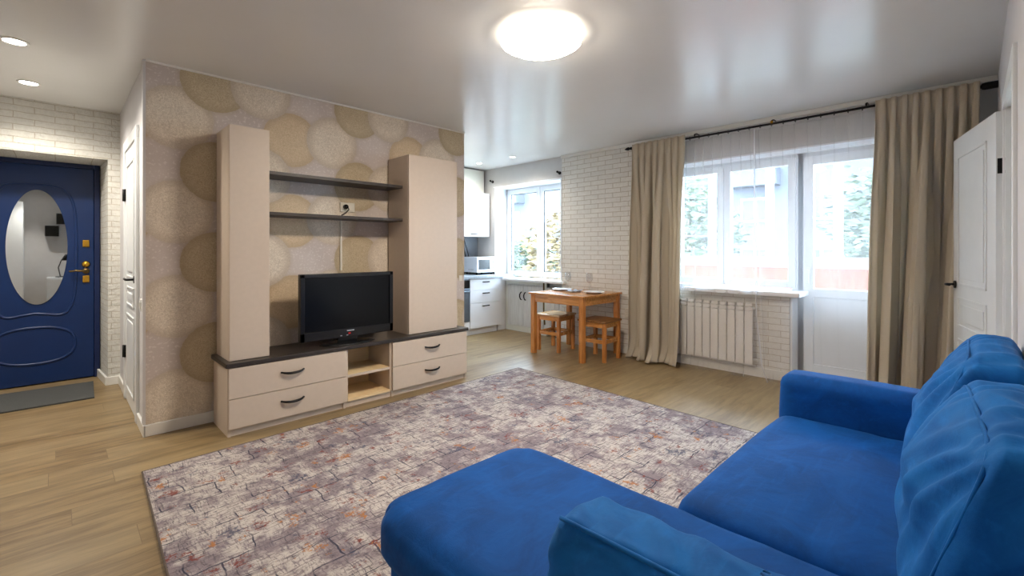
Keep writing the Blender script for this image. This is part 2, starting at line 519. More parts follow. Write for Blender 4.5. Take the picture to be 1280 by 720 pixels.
# ------------------------------------------------------------------ room shell
H = 2.5
XW = 4.85          # window wall inner face
YT = 3.87          # wallpaper wall
YR = -.127         # right wall
struct('floor', B(-1.4, 5.06, -1.75, 6.2, -.1, 0), M['floor'], 'light oak laminate floor of long planks', 'floor')
struct('ceiling', B(-1.4, 5.3, -1.75, 6.2, H, H + .1), M['ceiling'], 'smooth satin white stretch ceiling', 'ceiling')
struct('wall_tv', B(.42, 3.12, YT, YT + .1, 0, H), M['wallpaper'], 'feature wall papered with overlapping beige discs behind the television', 'wall')
bm = B(.42, .52, YT + .1, 5.6, 0, H)
struct('wall_hall', bm, M['lilac_paint'], 'plain pale hallway wall holding the white bathroom door', 'wall')
struct('trim_1', B(.405, .4199, YT - .004, YT + .05, .08, H), M['lilac_paint'], 'pale corner strip at the end of the wallpapered wall', 'trim')
struct('wall_kitchen_side', B(3.02, 3.12, YT + .1, 5.68, 0, H), M['grey_paint'], 'side wall between kitchen and wallpapered wall', 'wall')
struct('wall_kitchen', B(3.12, 5.25, 5.68, 5.8, 0, H), M['grey_paint'], 'kitchen back wall behind the cabinets', 'wall')
bm = B(3.122, 4.848, 5.668, 5.68, .86, 1.6)
struct('trim_2', bm, M['tile'], 'grey tiled backsplash above the kitchen worktop', 'backsplash')

# entrance wall: brick with deep recess
bm = bmesh.new()
YE, YD = 5.58, 6.06
box(bm, -1.4, -.62, YE, 6.2, 0, H)
box(bm, .335, .42, YE, 6.2, 0, H)
box(bm, -.62, .335, YE, 6.2, 2.062, H)
box(bm, -.62, .335, 6.125, 6.2, 0, 2.062)  # unseen backing added behind the door, blocks sky light leaking under it
# slightly tapering reveal
for x0, x1 in ((.335, .295),):
    vs = [bm.verts.new(c) for c in ((.335, YE, 0), (.335, 6.19, 0), (.30, 6.19, 0), (.335, YE, 2.062), (.335, 6.19, 2.062), (.30, 6.19, 2.062))]
    for q in ((0, 1, 2), (3, 5, 4), (0, 2, 5, 3), (1, 4, 5, 2), (0, 3, 4, 1)):
        bm.faces.new([vs[i] for i in q])
bmesh.ops.recalc_face_normals(bm, faces=bm.faces[:])
face_axis_mats(bm)
struct('wall_entrance', bm, [M['brick_y'], M['brick_x']], 'white painted brick wall around the blue entrance door', 'wall')
struct('wall_left', B(-1.5, -1.4, -1.75, 6.2, 0, H), M['lilac_paint'], 'hallway wall on the left side', 'wall')
struct('wall_back', B(-1.4, 5.3, -1.85, -1.75, 0, H), M['lilac_paint'], 'wall behind the viewpoint seen in the mirror', 'wall')
# right wall with doorway
DX0, DX1 = 2.85, 3.66
bm = bmesh.new()
box(bm, .55, DX0, YR - .12, YR, 0, H)
box(bm, DX1, 5.3, YR - .12, YR, 0, H)
box(bm, DX0, DX1, YR - .12, YR, 2.03, H)
struct('wall_right', bm, M['lilac_paint'], 'pale lilac grey wall behind the sofa with an open doorway', 'wall')

# window wall
KY0, KY1 = 3.925, 5.25          # kitchen opening
BY0, BY1 = .36, 2.45            # balcony block opening
bm = bmesh.new()
XO = 5.25
box(bm, XW, XO, -.25, BY0, 0, H)
box(bm, XW, XO, BY0, BY1, 2.182, H)
box(bm, XW, XO, BY1, KY0, 0, H)
box(bm, XW, XO, KY0, KY1, 2.205, H)
box(bm, 5.05, XO, KY0, KY1, 0, .80)
box(bm, XW, XO, KY1, 5.8, 0, H)
box(bm, 4.885, 5.15, 1.195, BY1, 0, .848 - .05)      # parapet under the window
struct('wall_window', bm, M['grey_paint'], 'outer wall with the kitchen window and the balcony window', 'wall')
bm = B(XW - .014, XW, 2.3, KY0 - .015, 0, H)
face_axis_mats(bm)
struct('wall_brick', bm, [M['brick_win_y'], M['brick_win']], 'white brick tiling between the kitchen window and the long curtain', 'wall')
bm = B(4.87, 4.885, 1.215, BY1, 0, .80)
struct('wall_parapet', bm, M['brick_win'], 'white brick tiling under the balcony window behind the radiator', 'wall')
# white reveal linings
bm = bmesh.new()
box(bm, XW - .012, XW + .24, KY1 - .012, KY1, .81, 2.205)
box(bm, XW - .012, XW + .24, KY0, KY1, 2.193, 2.205)
box(bm, XW - .02, XW + .24, KY0 - .014, KY0 + .004, .81, 2.205)
box(bm, XW - .012, XW, KY0, KY1 + .03, 2.205, 2.215)
struct('trim_3', bm, M['pvc'], 'white lining around the kitchen window recess', 'trim')
bm = bmesh.new()
box(bm, XW - .004, 5.06, BY0, BY1, 2.168, 2.182)
box(bm, 4.872, 5.06, 1.19, 1.2049, 0, .80)
box(bm, XW, 5.06, BY0, BY0 + .012, 0, 2.168)
struct('trim_4', bm, M['pvc'], 'white lining around the balcony window and door recess', 'trim')
# cornice along window wall
bm = bmesh.new()
box(bm, XW - .05, XW - .0145, YR, KY0 - .02, 2.462, H, .006)
struct('trim_5', bm, M['trim'], 'white ceiling strip above the curtain rod', 'trim')
bm = bmesh.new()
box(bm, .42, 3.12, YT - .012, YT, 2.488, H)
struct('trim_6', bm, M['trim'], 'thin white bead along the top of the wallpapered wall', 'trim')

# baseboards
def baseboard(name, label, *a):
    struct(name, B(*a, bev=.004), M['trim'], label, 'baseboard')
baseboard('baseboard_tv', 'white baseboard under the beige disc wallpaper', .408, 3.12, YT - .016, YT, 0, .078)
baseboard('baseboard_hall', 'white baseboard beside the bathroom door', .404, .42, YT - .016, 4.19, 0, .078)
baseboard('baseboard_hall_far', 'short white baseboard between bathroom door and brick', .406, .42, 5.05, YE, 0, .078)
baseboard('baseboard_entrance', 'white baseboard at the foot of the entrance brick', .325, .42, YE - .016, YE, 0, .075)
bm = B(.315, .334, YE - .016, YD - .03, 0, .075, bev=.004)
for v in bm.verts:
    v.co.x -= .037 * (v.co.y - YE) / .5
struct('baseboard_recess', bm, M['trim'], 'white baseboard inside the entrance door recess', 'baseboard')
baseboard('baseboard_window', 'white baseboard along the brick tiling near the table', XW - .03, XW - .014, 2.3, KY0, 0, .09)
baseboard('baseboard_parapet', 'white baseboard under the long radiator', 4.852, 4.87, 1.215, 2.3, 0, .09)
baseboard('baseboard_right', 'white baseboard behind the sofa', DX1 + .09, 4.84, YR, YR + .016, 0, .078)

# ------------------------------------------------------------------ doors
def ring(bm, pts, r, n=8):
    return tube(bm, pts, r, n, closed=True)

# entrance door
d = thing('door_1', 'dark blue entrance door with oval mirror and brass locks', 'door', (-.126, YD, 0), kind='structure')
bm = bmesh.new()
box(bm, -.60, -.545, YD - .03, YD + .1, 0, 2.06, .004)
box(bm, .262, .302, YD - .03, YD + .1, 0, 2.06, .004)
box(bm, -.5445, .2615, YD - .029, YD + .099, 2.018, 2.059, .004)
build('door_frame', bm, M['door_blue_dark'], d)
leaf = build('door_leaf', B(-.543, .26, YD - .02, YD + .06, .01, 2.016, bev=.004), M['door_blue'], d)
yl = YD - .021
def closed_curve(f, n=72):
    return [f(2 * PI * i / n) for i in range(n)]
bm = bmesh.new()
def upper(a):
    c, s = math.cos(a), math.sin(a)
    x = .275 * math.copysign(abs(c) ** .42, c)
    z = .60 * math.copysign(abs(s) ** .55, s)
    if s < 0: z += .03 * math.cos(x / .275 * PI) - .01
    return (-.14 + x, yl, 1.235 + z)
pts = closed_curve(upper, 96)
ring(bm, pts, .011, 8)
def lower(a):
    c, s = math.cos(a), math.sin(a)
    x = .268 * math.copysign(abs(c) ** .8, c)
    z = .165 * math.copysign(abs(s) ** .8, s)
    return (-.14 + x, yl, .36 + z)
ring(bm, closed_curve(lower, 96), .012, 8)
for v in bm.verts:
    v.co.y = yl + (v.co.y - yl) * .7
build('relief_moulding', bm, M['door_blue'], d)
bm = bmesh.new()
vs0, vs1 = [], []
for i in range(72):
    a = 2 * PI * i / 72
    vs0.append(bm.verts.new((-.122 + .197 * math.cos(a), YD - .03, 1.262 + .525 * math.sin(a))))
    vs1.append(bm.verts.new((-.122 + .2 * math.cos(a), YD - .02, 1.262 + .528 * math.sin(a))))
bm.faces.new(vs0)
for i in range(72):
    bm.faces.new((vs0[i], vs0[(i + 1) % 72], vs1[(i + 1) % 72], vs1[i]))
o = build('mirror', bm, M['mirror'], d); o['label'] = 'oval mirror'
for zz, hh in ((1.298, 'square'), (1.10, 'round'), (.957, 'square')):
    bm = bmesh.new()
    if hh == 'square':
        box(bm, .178, .228, YD - .036, YD - .019, zz - .034, zz + .034, .009)
        cyl(bm, (.203, YD - .044, zz), (.203, YD - .03, zz), .012, 14)
    else:
        lathe(bm, [(0, -.046), (.018, -.044), (.03, -.034), (.032, -.019)], (.203, YD, zz), 20, 'y')
    o = build('lock_plate', bm, M['brass'], d); o['label'] = 'brass lock plate'
bm = bmesh.new()
lathe(bm, [(0, -.034), (.024, -.032), (.028, -.019)], (.203, YD, 1.035), 20, 'y')
tube(bm, [(.203, YD - .03, 1.035), (.203, YD - .075, 1.035), (.18, YD - .08, 1.036), (.13, YD - .078, 1.04), (.085, YD - .072, 1.032)], [.01, .01, .0105, .009, .008], 10)
o = build('handle', bm, M['bronze'], d, smooth=True); o['label'] = 'curved brass lever handle'

# bathroom door in the hall wall
XH = .42
d = thing('door_2', 'white panelled bathroom door in the hallway with black handle', 'door', (XH, 4.62, 0), kind='structure')
bm = bmesh.new()
box(bm, XH - .02, XH, 4.19, 4.275, 0, 2.0445, .004)
box(bm, XH - .02, XH, 4.965, 5.05, 0, 2.0445, .004)
box(bm, XH - .02, XH, 4.19, 5.05, 2.045, 2.13, .004)
build('door_casing', bm, M['door_white'], d)
build('door_leaf', B(XH - .01, XH - .0005, 4.275, 4.965, .008, 2.045), M['door_white'], d)
def panel_frame(bm, xs, y0, y1, z0, z1, w=.016, t_=.008):
    """raised moulding on a plane x = xs, towards -x"""
    for a in ((y0, y1, z0, z0 + w), (y0, y1, z1 - w, z1), (y0, y0 + w, z0, z1), (y1 - w, y1, z0, z1)):
        box(bm, xs - t_, xs, a[0], a[1], a[2], a[3], .004)
bm = bmesh.new()
for z0, z1 in ((1.02, 1.92), (.80, .95), (.12, .73)):
    panel_frame(bm, XH - .01, 4.38, 4.86, z0, z1)
    box(bm, XH - .016, XH - .01, 4.43, 4.81, z0 + .05, z1 - .05, .005)
build('door_panel', bm, M['door_white'], d)
bm = bmesh.new()
cyl(bm, (XH - .011, 4.335, 1.02), (XH - .02, 4.335, 1.02), .027, 20)
tube(bm, [(XH - .02, 4.335, 1.02), (XH - .058, 4.335, 1.02), (XH - .062, 4.36, 1.02), (XH - .062, 4.45, 1.022)], .0085, 10)
o = build('handle', bm, M['black_metal'], d); o['label'] = 'black lever handle'
for zz in (1.69, .40):
    bm = bmesh.new()
    box(bm, XH - .024, XH - .008, 4.935, 4.98, zz - .05, zz + .05, .003)
    cyl(bm, (XH - .026, 4.962, zz - .05), (XH - .026, 4.962, zz + .05), .007, 10)
    o = build('hinge', bm, M['black_metal'], d); o['label'] = 'black hinge'

# open white door on the right wall (leaf swung back against the wall)
hx, hy = 3.672, -.088
ang = math.atan2(.097 + .088, 4.478 - 3.682)
d = thing('door_3', 'open white panelled door swung back in front of the curtain', 'door', (hx, hy, 0), rz=ang, kind='structure')
LW, LT = .82, .038
build('door_leaf', B(0, LW, -LT, 0, .01, 2.0, bev=.003), M['door_white'], d, local=True)
bm = bmesh.new()
def panel_frame_y(bm, ys, x0, x1, z0, z1, w=.016, t_=.007):
    for a in ((x0, x1, z0, z0 + w), (x0, x1, z1 - w, z1), (x0, x0 + w, z0, z1), (x1 - w, x1, z0, z1)):
        box(bm, a[0], a[1], ys, ys + t_, a[2], a[3], .003)
for z0, z1 in ((1.0, 1.87), (.72, .92), (.12, .64)):
    panel_frame_y(bm, 0, .14, .70, z0, z1)
    box(bm, .185, .655, 0, .006, z0 + .045, z1 - .045, .005)
build('door_panel', bm, M['door_white'], d, local=True)
bm = bmesh.new()
cyl(bm, (.765, 0, 1.0), (.765, .009, 1.0), .026, 20)
tube(bm, [(.765, .009, 1.0), (.765, .05, 1.0), (.745, .055, 1.0), (.655, .055, 1.002)], .0085, 10)
o = build('handle', bm, M['black_metal'], d, local=True); o['label'] = 'black lever handle'
for zz in (1.70, .3):
    bm = bmesh.new()
    box(bm, -.004, .0, -.032, -.006, zz - .042, zz + .042, .001)
    for dz in (-.034, .034):
        box(bm, -.034, .0, -.09, -.032, zz + dz - .008, zz + dz + .008, .001)
    box(bm, -.034, -.026, -.09, -.078, zz - .042, zz + .042, .001)
    cyl(bm, (-.006, -.04, zz - .045), (-.006, -.04, zz + .045), .007, 10)
    o = build('hinge', bm, M['black_metal'], d, local=True); o['label'] = 'black butterfly hinge'
# its casing and jamb
bm = bmesh.new()
box(bm, DX1 + .005, DX1 + .085, YR - .001, YR + .014, 0, 2.0045, .004)
box(bm, DX0 - .085, DX0 - .005, YR - .001, YR + .014, 0, 2.0045, .004)
box(bm, DX0 - .085, DX1 + .085, YR - .001, YR + .014, 2.005, 2.085, .004)
box(bm, DX1 - .014, DX1 + .005, YR - .12, YR + .004, 0, 2.03)
box(bm, DX0 - .005, DX0 + .014, YR - .12, YR + .004, 0, 2.03)
box(bm, DX0 + .0145, DX1 - .0145, YR - .119, YR + .003, 2.012, 2.029)
struct('trim_7', bm, M['door_white'], 'white casing around the open doorway', 'door casing')

# ------------------------------------------------------------------ windows
def frame_x(bm, x0, x1, y0, y1, z0, z1, w, bev=.004, wb=None):
    wb = w if wb is None else wb
    box(bm, x0, x1, y0, y0 + w, z0, z1, bev); box(bm, x0, x1, y1 - w, y1, z0, z1, bev)
    box(bm, x0, x1, y0 + w, y1 - w, z0, z0 + wb, bev); box(bm, x0, x1, y0 + w, y1 - w, z1 - w, z1, bev)

def window_handle(bm, x, y, z):
    box(bm, x - .012, x, y - .012, y + .012, z - .03, z + .03, .003)
    box(bm, x - .035, x - .012, y - .008, y + .008, z - .008, z + .008, .002)
    box(bm, x - .045, x - .03, y - .011, y + .011, z - .12, z + .012, .004)

FX = 5.08
d = thing('window_1', 'white balcony window behind the sheer curtains', 'window', (FX, 1.8, .85), kind='structure')
bm = bmesh.new()
frame_x(bm, FX, FX + .07, 1.197, BY1, .80, 2.168, .05)
box(bm, FX, FX + .07, 1.855, 1.905, .90, 2.12)
build('window_frame', bm, M['pvc'], d)
for y0, y1 in ((1.885, 2.41), (1.21, 1.875)):
    bm = bmesh.new()
    z1 = 2.025 + .06 if y0 > 1.8 else 2.063 + .06
    frame_x(bm, FX - .018, FX + .05, y0, y1, .868, 2.13, .064)
    sash = build('window_sash', bm, M['pvc'], d)
    build('window_pane', B(FX + .012, FX + .02, y0 + .06, y1 - .06, .93, 2.07), M['pane'], sash)
bm = bmesh.new(); box(bm, FX - .01, FX + .02, 1.95, 2.35, 1.385, 1.4, .002)
build('transom_bar', bm, M['pvc'], d)
bm = bmesh.new()
window_handle(bm, FX - .018, 1.845, 1.4)
build('handle', bm, M['pvc'], d)
bm = bmesh.new()
box(bm, 4.745, 5.09, 1.10, 2.18, .803, .847, .012)
o = build('window_sill', bm, M['pvc'], d)

d = thing('door_4', 'white glazed balcony door with a solid lower panel', 'door', (FX, .77, 0), kind='structure')
bm = bmesh.new()
frame_x(bm, FX, FX + .07, BY0 + .012, 1.196, .03, 2.168, .05)
box(bm, FX, FX + .07, 1.13, 1.196, .03, 2.168)
build('door_frame', bm, M['pvc'], d)
bm = bmesh.new()
y0, y1 = BY0 + .045, 1.14
frame_x(bm, FX - .018, FX + .05, y0, y1, .06, 2.12, .078, wb=.10)
box(bm, FX - .018, FX + .05, y0 + .07, y1 - .07, .79, .873, .004)
lf = build('door_leaf', bm, M['pvc'], d)
build('window_pane', B(FX + .012, FX + .02, y0 + .07, y1 - .07, .87, 2.05), M['pane'], lf)
build('door_panel', B(FX + .002, FX + .03, y0 + .07, y1 - .07, .15, .80), M['pvc'], lf)
bm = bmesh.new(); window_handle(bm, FX - .018, 1.10, 1.04)
build('handle', bm, M['pvc'], d)
struct('trim_8', B(4.86, 5.26, BY0, 1.19, 0, .045), M['pvc'], 'white threshold of the balcony door', 'threshold')

KX = 5.10
d = thing('window_2', 'white kitchen window beside the brick wall', 'window', (KX, 4.6, .83), kind='structure')
bm = bmesh.new()
frame_x(bm, KX, KX + .07, KY0 + .005, KY1 - .013, .83, 2.193, .05)
box(bm, KX, KX + .07, 4.50, 4.55, .87, 2.15)
build('window_frame', bm, M['pvc'], d)
for y0, y1 in ((4.53, KY1 - .045), (KY0 + .035, 4.52)):
    bm = bmesh.new()
    frame_x(bm, KX - .018, KX + .05, y0, y1, .85, 2.165, .06)
    sash = build('window_sash', bm, M['pvc'], d)
    bm = bmesh.new()
    frame_x(bm, KX - .002, KX + .022, y0 + .056, y1 - .056, .906, 2.109, .012, .001)
    build('gasket', bm, M['black_plastic'], sash)
    build('window_pane', B(KX + .008, KX + .016, y0 + .06, y1 - .06, .91, 2.105), M['pane'], sash)
bm = bmesh.new(); window_handle(bm, KX - .018, 4.50, 1.42)
build('handle', bm, M['pvc'], d)
build('window_sill', B(4.785, 5.11, 3.84, 5.03, .775, .815, bev=.012), M['pvc'], d)

# ------------------------------------------------------------------ balcony and outdoors
struct('floor_balcony', B(5.26, 6.3, -1.2, 3.6, -.12, -.02), M['grey_paint'], 'balcony floor beyond the window', 'floor')
struct('ceiling_balcony', B(5.26, 6.35, -1.2, 3.6, 2.5, 2.6), M['white_paint'], 'balcony ceiling beyond the window', 'ceiling')
d = thing('balcony_parapet', 'peach boarded balcony parapet with white ledge outside the balcony door', 'parapet', (6.15, 1.2, -.02))
build('boarding', B(6.14, 6.2, -1.2, 3.6, -.02, 1.03), M['peach'], d)
build('ledge', B(6.05, 6.24, -1.2, 3.6, 1.03, 1.075, bev=.008), M['pvc'], d)
d = thing('balcony_glazing', 'white framed balcony glazing above the peach parapet', 'glazing', (6.17, 1.2, 1.075))
bm = bmesh.new()
box(bm, 6.14, 6.2, -1.2, 3.6, 1.075, 1.15); box(bm, 6.14, 6.2, -1.2, 3.6, 2.42, 2.5)
build('frame', bm, M['pvc'], d)
for yy in (-1.1, -.35, .38, 1.06, 1.75, 2.44, 3.12):
    build('post', B(6.13, 6.21, yy - .04, yy + .04, 1.075, 2.5, bev=.004), M['pvc'], d)
struct('wall_balcony_left', B(5.26, 6.3, 3.6, 3.7, -.1, 2.6), M['white_paint'], 'end wall of the balcony', 'wall')
struct('wall_balcony_right', B(5.26, 6.3, -1.3, -1.2, -.1, 2.6), M['white_paint'], 'far end wall of the balcony', 'wall')
GZ = -4.2
struct('ground', B(7, 60, -40, 70, GZ - .1, GZ), M['ground'], 'courtyard ground outside', 'ground')

def apartment(x, y0, y1, h, label):
    d = thing('apartment_building', label, 'building', (x, (y0 + y1) / 2, GZ))
    build('wall', B(x, x + 8, y0, y1, GZ, GZ + h), M['facade'], d)
    build('roof', B(x - .3, x + 8.3, y0 - .3, y1 + .3, GZ + h, GZ + h + .4), M['facade'], d)
    ny = int((y1 - y0) / 3.4)
    nz = int(h / 3)
    k = 0
    for i in range(ny):
        for j in range(nz):
            if k >= 60: break
            yy = y0 + 1.7 + i * 3.4; zz = GZ + 1.1 + j * 3
            if (i + j) % 3 == 1:
                bm = bmesh.new()
                box(bm, x - 1.0, x, yy - 1.4, yy + 1.4, zz - .9, zz + .1, .02)
                build('balcony', bm, M['facade'], d)
            bm = bmesh.new()
            frame_x(bm, x - .08, x, yy - .8, yy + .8, zz, zz + 1.45, .1)
            box(bm, x - .08, x, yy - .05, yy + .05, zz, zz + 1.45)
            w = build('window', bm, M['pvc'], d)
            build('pane', B(x - .03, x - .01, yy - .75, yy + .75, zz + .05, zz + 1.4), M['facade_window'], w)
            k += 1
    return d
apartment(30, -6, 18, 15.5, 'pale apartment block far beyond the balcony window')
apartment(27, 22, 36, 15.5, 'pale apartment block far beyond the kitchen window')

def tree(x, y, h, rad, mat, label, n=2600):
    d = thing('tree', label, 'tree', (x, y, GZ))
    bm = bmesh.new()
    tube(bm, [(x, y, GZ), (x + .1, y, GZ + h * .35), (x, y + .1, GZ + h * .8)], [.2, .15, .05], 10)
    for k in range(9):
        a = k * 2.4; zz = GZ + h * (.35 + .05 * k)
        tube(bm, [(x, y, zz), (x + .5 * rad * math.cos(a), y + .5 * rad * math.sin(a), zz + h * .1)], [.06, .02], 6)
    build('trunk', bm, M['bark'], d)
    bm = bmesh.new()
    for i in range(n):
        a = random.uniform(0, 2 * PI); cz = random.uniform(-1, 1); rr = random.uniform(.45, 1) ** .5
        q = math.sqrt(1 - cz * cz)
        lump = .75 + .4 * noise.noise(Vector((q * math.cos(a) * 2, q * math.sin(a) * 2, cz * 2 + x)))
        c = Vector((x + rad * q * math.cos(a) * rr * lump, y + rad * q * math.sin(a) * rr * lump, GZ + h * .66 + h * .36 * cz * rr * lump))
        s = random.uniform(.1, .2)
        R = Matrix.Rotation(random.uniform(0, 6), 3, 'Z') @ Matrix.Rotation(random.uniform(0, 6), 3, 'X')
        vs = [bm.verts.new(c + R @ Vector(v) * s) for v in ((-1, 0, 0), (0, -.5, .15), (1, 0, 0), (0, .5, .15))]
        bm.faces.new(vs)
    build('crown', bm, mat, d)
    return d
tree(15.5, 12.6, 7.6, 2.2, M['leaf_gold'], 'yellowing tree seen through the kitchen window')
tree(17.5, 16.4, 6.4, 1.9, M['leaf_green'], 'green tree low behind the yellowing tree outside the kitchen')
tree(16, 7.2, 8.2, 2.2, M['leaf_green'], 'green tree seen through the left balcony window pane')
tree(18, 1.4, 8.6, 2.5, M['leaf_green'], 'green tree seen through the glass of the balcony door')

# ------------------------------------------------------------------ wall unit around the tv
def arc_handle(bm, xc, y, z, w=.15, out=.03):
    pts = []
    for i in range(13):
        s = -1 + 2 * i / 12
        pts.append((xc + s * w / 2, y - out * (1 - s ** 4) * .8 - .004, z - .009 * (1 - s * s)))
    tube(bm, pts, [.0062 + .0035 * (1 - (-1 + 2 * i / 12) ** 2) for i in range(13)], 8)
    for s in (-1, 1):
        cyl(bm, (xc + s * w / 2, y, z), (xc + s * w / 2, y - .008, z), .007, 8)

YF = 3.46
def low_drawers(x0, x1, label):
    d = thing('drawer_unit', label, 'drawer unit', ((x0 + x1) / 2, 3.66, 0))
    bm = bmesh.new()
    box(bm, x0, x0 + .018, YF, 3.84, 0, .458, .001); box(bm, x1 - .018, x1, YF, 3.84, 0, .458, .001)
    box(bm, x0 + .018, x1 - .018, YF + .02, 3.84, .05, .068); box(bm, x0 + .018, x1 - .018, YF + .02, 3.84, .44, .458)
    box(bm, x0 + .018, x1 - .018, 3.83, 3.84, .05, .45)
    build('body', bm, M['cab_cream'], d)
    build('plinth', B(x0 + .018, x1 - .018, YF + .012, YF + .03, 0, .05), M['cab_cream'], d)
    for z0, z1 in ((.252, .455), (.052, .248)):
        dr = build('drawer', B(x0 + .003, x1 - .003, YF - .018, YF - .001, z0, z1, bev=.002), M['cab_cream'], d)
        bm = bmesh.new(); arc_handle(bm, (x0 + x1) / 2, YF - .018, (z0 + z1) / 2 + .018)
        h = build('handle', bm, M['black_metal'], dr); h['label'] = 'dark bow handle'
    return d
low_drawers(.80, 1.605, 'cream two-drawer low unit under the narrow tower')
low_drawers(2.005, 2.81, 'cream two-drawer low unit under the wide tower')
d = thing('open_shelf_unit', 'open low unit with pale wood shelves under the television', 'shelf unit', (1.805, 3.66, 0))
bm = bmesh.new()
box(bm, 1.607, 1.623, YF, 3.84, .05, .458)
build('side_panel', bm, M['cab_cream'], d)
build('side_panel', B(1.987, 2.003, YF, 3.84, .05, .458), M['cab_cream'], d)
build('base_panel', B(1.623, 1.987, YF - .005, 3.84, .048, .066), M['niche_wood'], d)
build('back_panel', B(1.623, 1.987, 3.825, 3.84, .066, .458), M['niche_wood'], d)
build('shelf', B(1.623, 1.987, YF + .003, 3.825, .236, .254), M['niche_wood'], d)
o = build('shelf_edge', B(1.623, 1.987, YF - .001, YF + .003, .235, .255), M['cab_cream'], d); o['label'] = 'cream front edge of the shelf'
build('plinth', B(1.607, 2.003, YF + .012, YF + .03, 0, .05), M['cab_cream'], d)
o = build('media_worktop', B(.785, 2.825, 3.435, 3.85, .459, .489, bev=.006), M['dark_top'])
tag(o, 'long dark wood top over the cream drawers, carrying the television', 'worktop')

def tower(x0, x1, label):
    d = thing('tower_cabinet', label, 'cabinet', ((x0 + x1) / 2, 3.68, .489))
    build('body', B(x0, x1, 3.519, 3.85, .489, 2.08, bev=.002), M['cab_cream'], d)
    build('door', B(x0 + .001, x1 - .001, 3.5, 3.517, .492, 2.08, bev=.002), M['cab_cream'], d)
    return d
tower(.82, 1.068, 'tall narrow cream cabinet at the left end of the wall unit')
tower(2.20, 2.735, 'tall wide cream cabinet at the kitchen end of the wall unit')
o = build('wall_shelf', B(1.069, 2.199, 3.60, 3.868, 1.788, 1.813, bev=.002), M['dark_shelf'])
tag(o, 'upper of two long dark shelves between the cream towers', 'shelf', 'dark wall shelves')
o = build('wall_shelf', B(1.069, 2.199, 3.60, 3.868, 1.492, 1.516, bev=.002), M['dark_shelf'])
tag(o, 'lower of two long dark shelves, just below the wall socket', 'shelf', 'dark wall shelves')

# television
d = thing('television', 'black flat television on a glossy stand on the dark worktop', 'television', (1.66, 3.57, .489))
tx0, tx1, tz0, tz1, ty = 1.295, 2.07, .54, 1.052, 3.555
bm = bmesh.new()
box(bm, tx0, tx1, ty, ty + .045, tz0, tz1, .006)
box(bm, tx0 + .1, tx1 - .1, ty + .045, ty + .09, tz0 + .08, tz1 - .08, .02)
bez = build('bezel', bm, M['black_plastic'], d)
bm = bmesh.new()
fr = .032
frame = [(tx0, tx1, tz1 - .03, tz1), (tx0, tx1, tz0, tz0 + .068), (tx0, tx0 + fr, tz0, tz1), (tx1 - fr, tx1, tz0, tz1)]
for a in frame:
    box(bm, a[0], a[1], ty - .012, ty, a[2], a[3], .004)
build('screen_surround', bm, M['black_plastic'], d)
build('screen', B(tx0 + fr, tx1 - fr, ty - .002, ty, tz0 + .068, tz1 - .03), M['screen'], d)
o = build('logo', B(1.655, 1.715, ty - .0135, ty - .012, tz0 + .045, tz0 + .054), M['silver'], d); o['label'] = 'small silver maker mark'
o = build('standby_light', B(1.667, 1.685, ty - .0145, ty - .012, tz0 + .022, tz0 + .034), M['red'], d); o['label'] = 'red standby light'
bm = bmesh.new()
for i in range(2):
    box(bm, 1.60 + .05 * i, 1.615 + .05 * i, ty - .0132, ty - .012, tz0 + .012, tz0 + .018)
build('button', bm, M['silver'], d)
bm = bmesh.new()
box(bm, 1.60, 1.76, ty + .02, ty + .06, .50, .60, .008)
build('stand_neck', bm, M['black_plastic'], d)
bm = bmesh.new()
lathe(bm, [(0, .012), (.17, .012), (.19, .008), (.2, 0), (0, 0)], (0, 0, 0), 40)
for v in bm.verts:
    v.co = Vector((1.68 + v.co.x * 1.15, 3.575 + v.co.y * .6, .489 + v.co.z))
build('stand_base', bm, M['black_plastic'], d)

# wall socket with plug, cable conduit
d = thing('wall_socket', 'double white socket with a black plug between the dark shelves', 'socket', (1.808, YT, 1.61))
build('plate', B(1.742, 1.874, YT - .012, YT, 1.57, 1.65, bev=.004), M['socket'], d)
for xx in (1.778, 1.838):
    bm = bmesh.new()
    lathe(bm, [(.028, -.013), (.03, -.0125), (.022, -.006), (0, -.006)], (xx, YT, 1.61), 20, 'y')
    build('outlet', bm, M['socket'], d)
d = thing('power_plug', 'black plug and cable in the socket above the television', 'plug', (1.79, YT - .013, 1.61))
bm = bmesh.new()
lathe(bm, [(.02, 0), (.021, -.02), (.014, -.038), (0, -.04)], (1.785, YT - .0125, 1.612), 16, 'y')
build('body', bm, M['black_plastic'], d)
bm = bmesh.new()
tube(bm, [(1.79, YT - .05, 1.61), (1.80, YT - .055, 1.59), (1.785, YT - .03, 1.56), (1.755, YT - .012, 1.54), (1.75, YT - .012, 1.517)], .0045, 8)
build('cord', bm, M['black_plastic'], d)
o = build('cable_conduit', B(1.742, 1.758, YT - .012, YT, 1.06, 1.49, bev=.002), M['socket'])
tag(o, 'thin white cable conduit rising from the television to the lower shelf', 'cable conduit')
o = build('switch_plate', B(3.045, 3.09, YT - .012, YT, .905, .965, bev=.003), M['socket'])
tag(o, 'small white outlet low at the kitchen end of the papered wall', 'outlet')
d = thing('light_switch', 'white light switch beside the bathroom door', 'light switch', (.42, 4.02, .86))
build('plate', B(.408, .4199, 3.985, 4.065, .82, .90, bev=.003), M['trim'], d)
build('rocker', B(.403, .408, 4.005, 4.045, .835, .885, bev=.002), M['trim'], d)

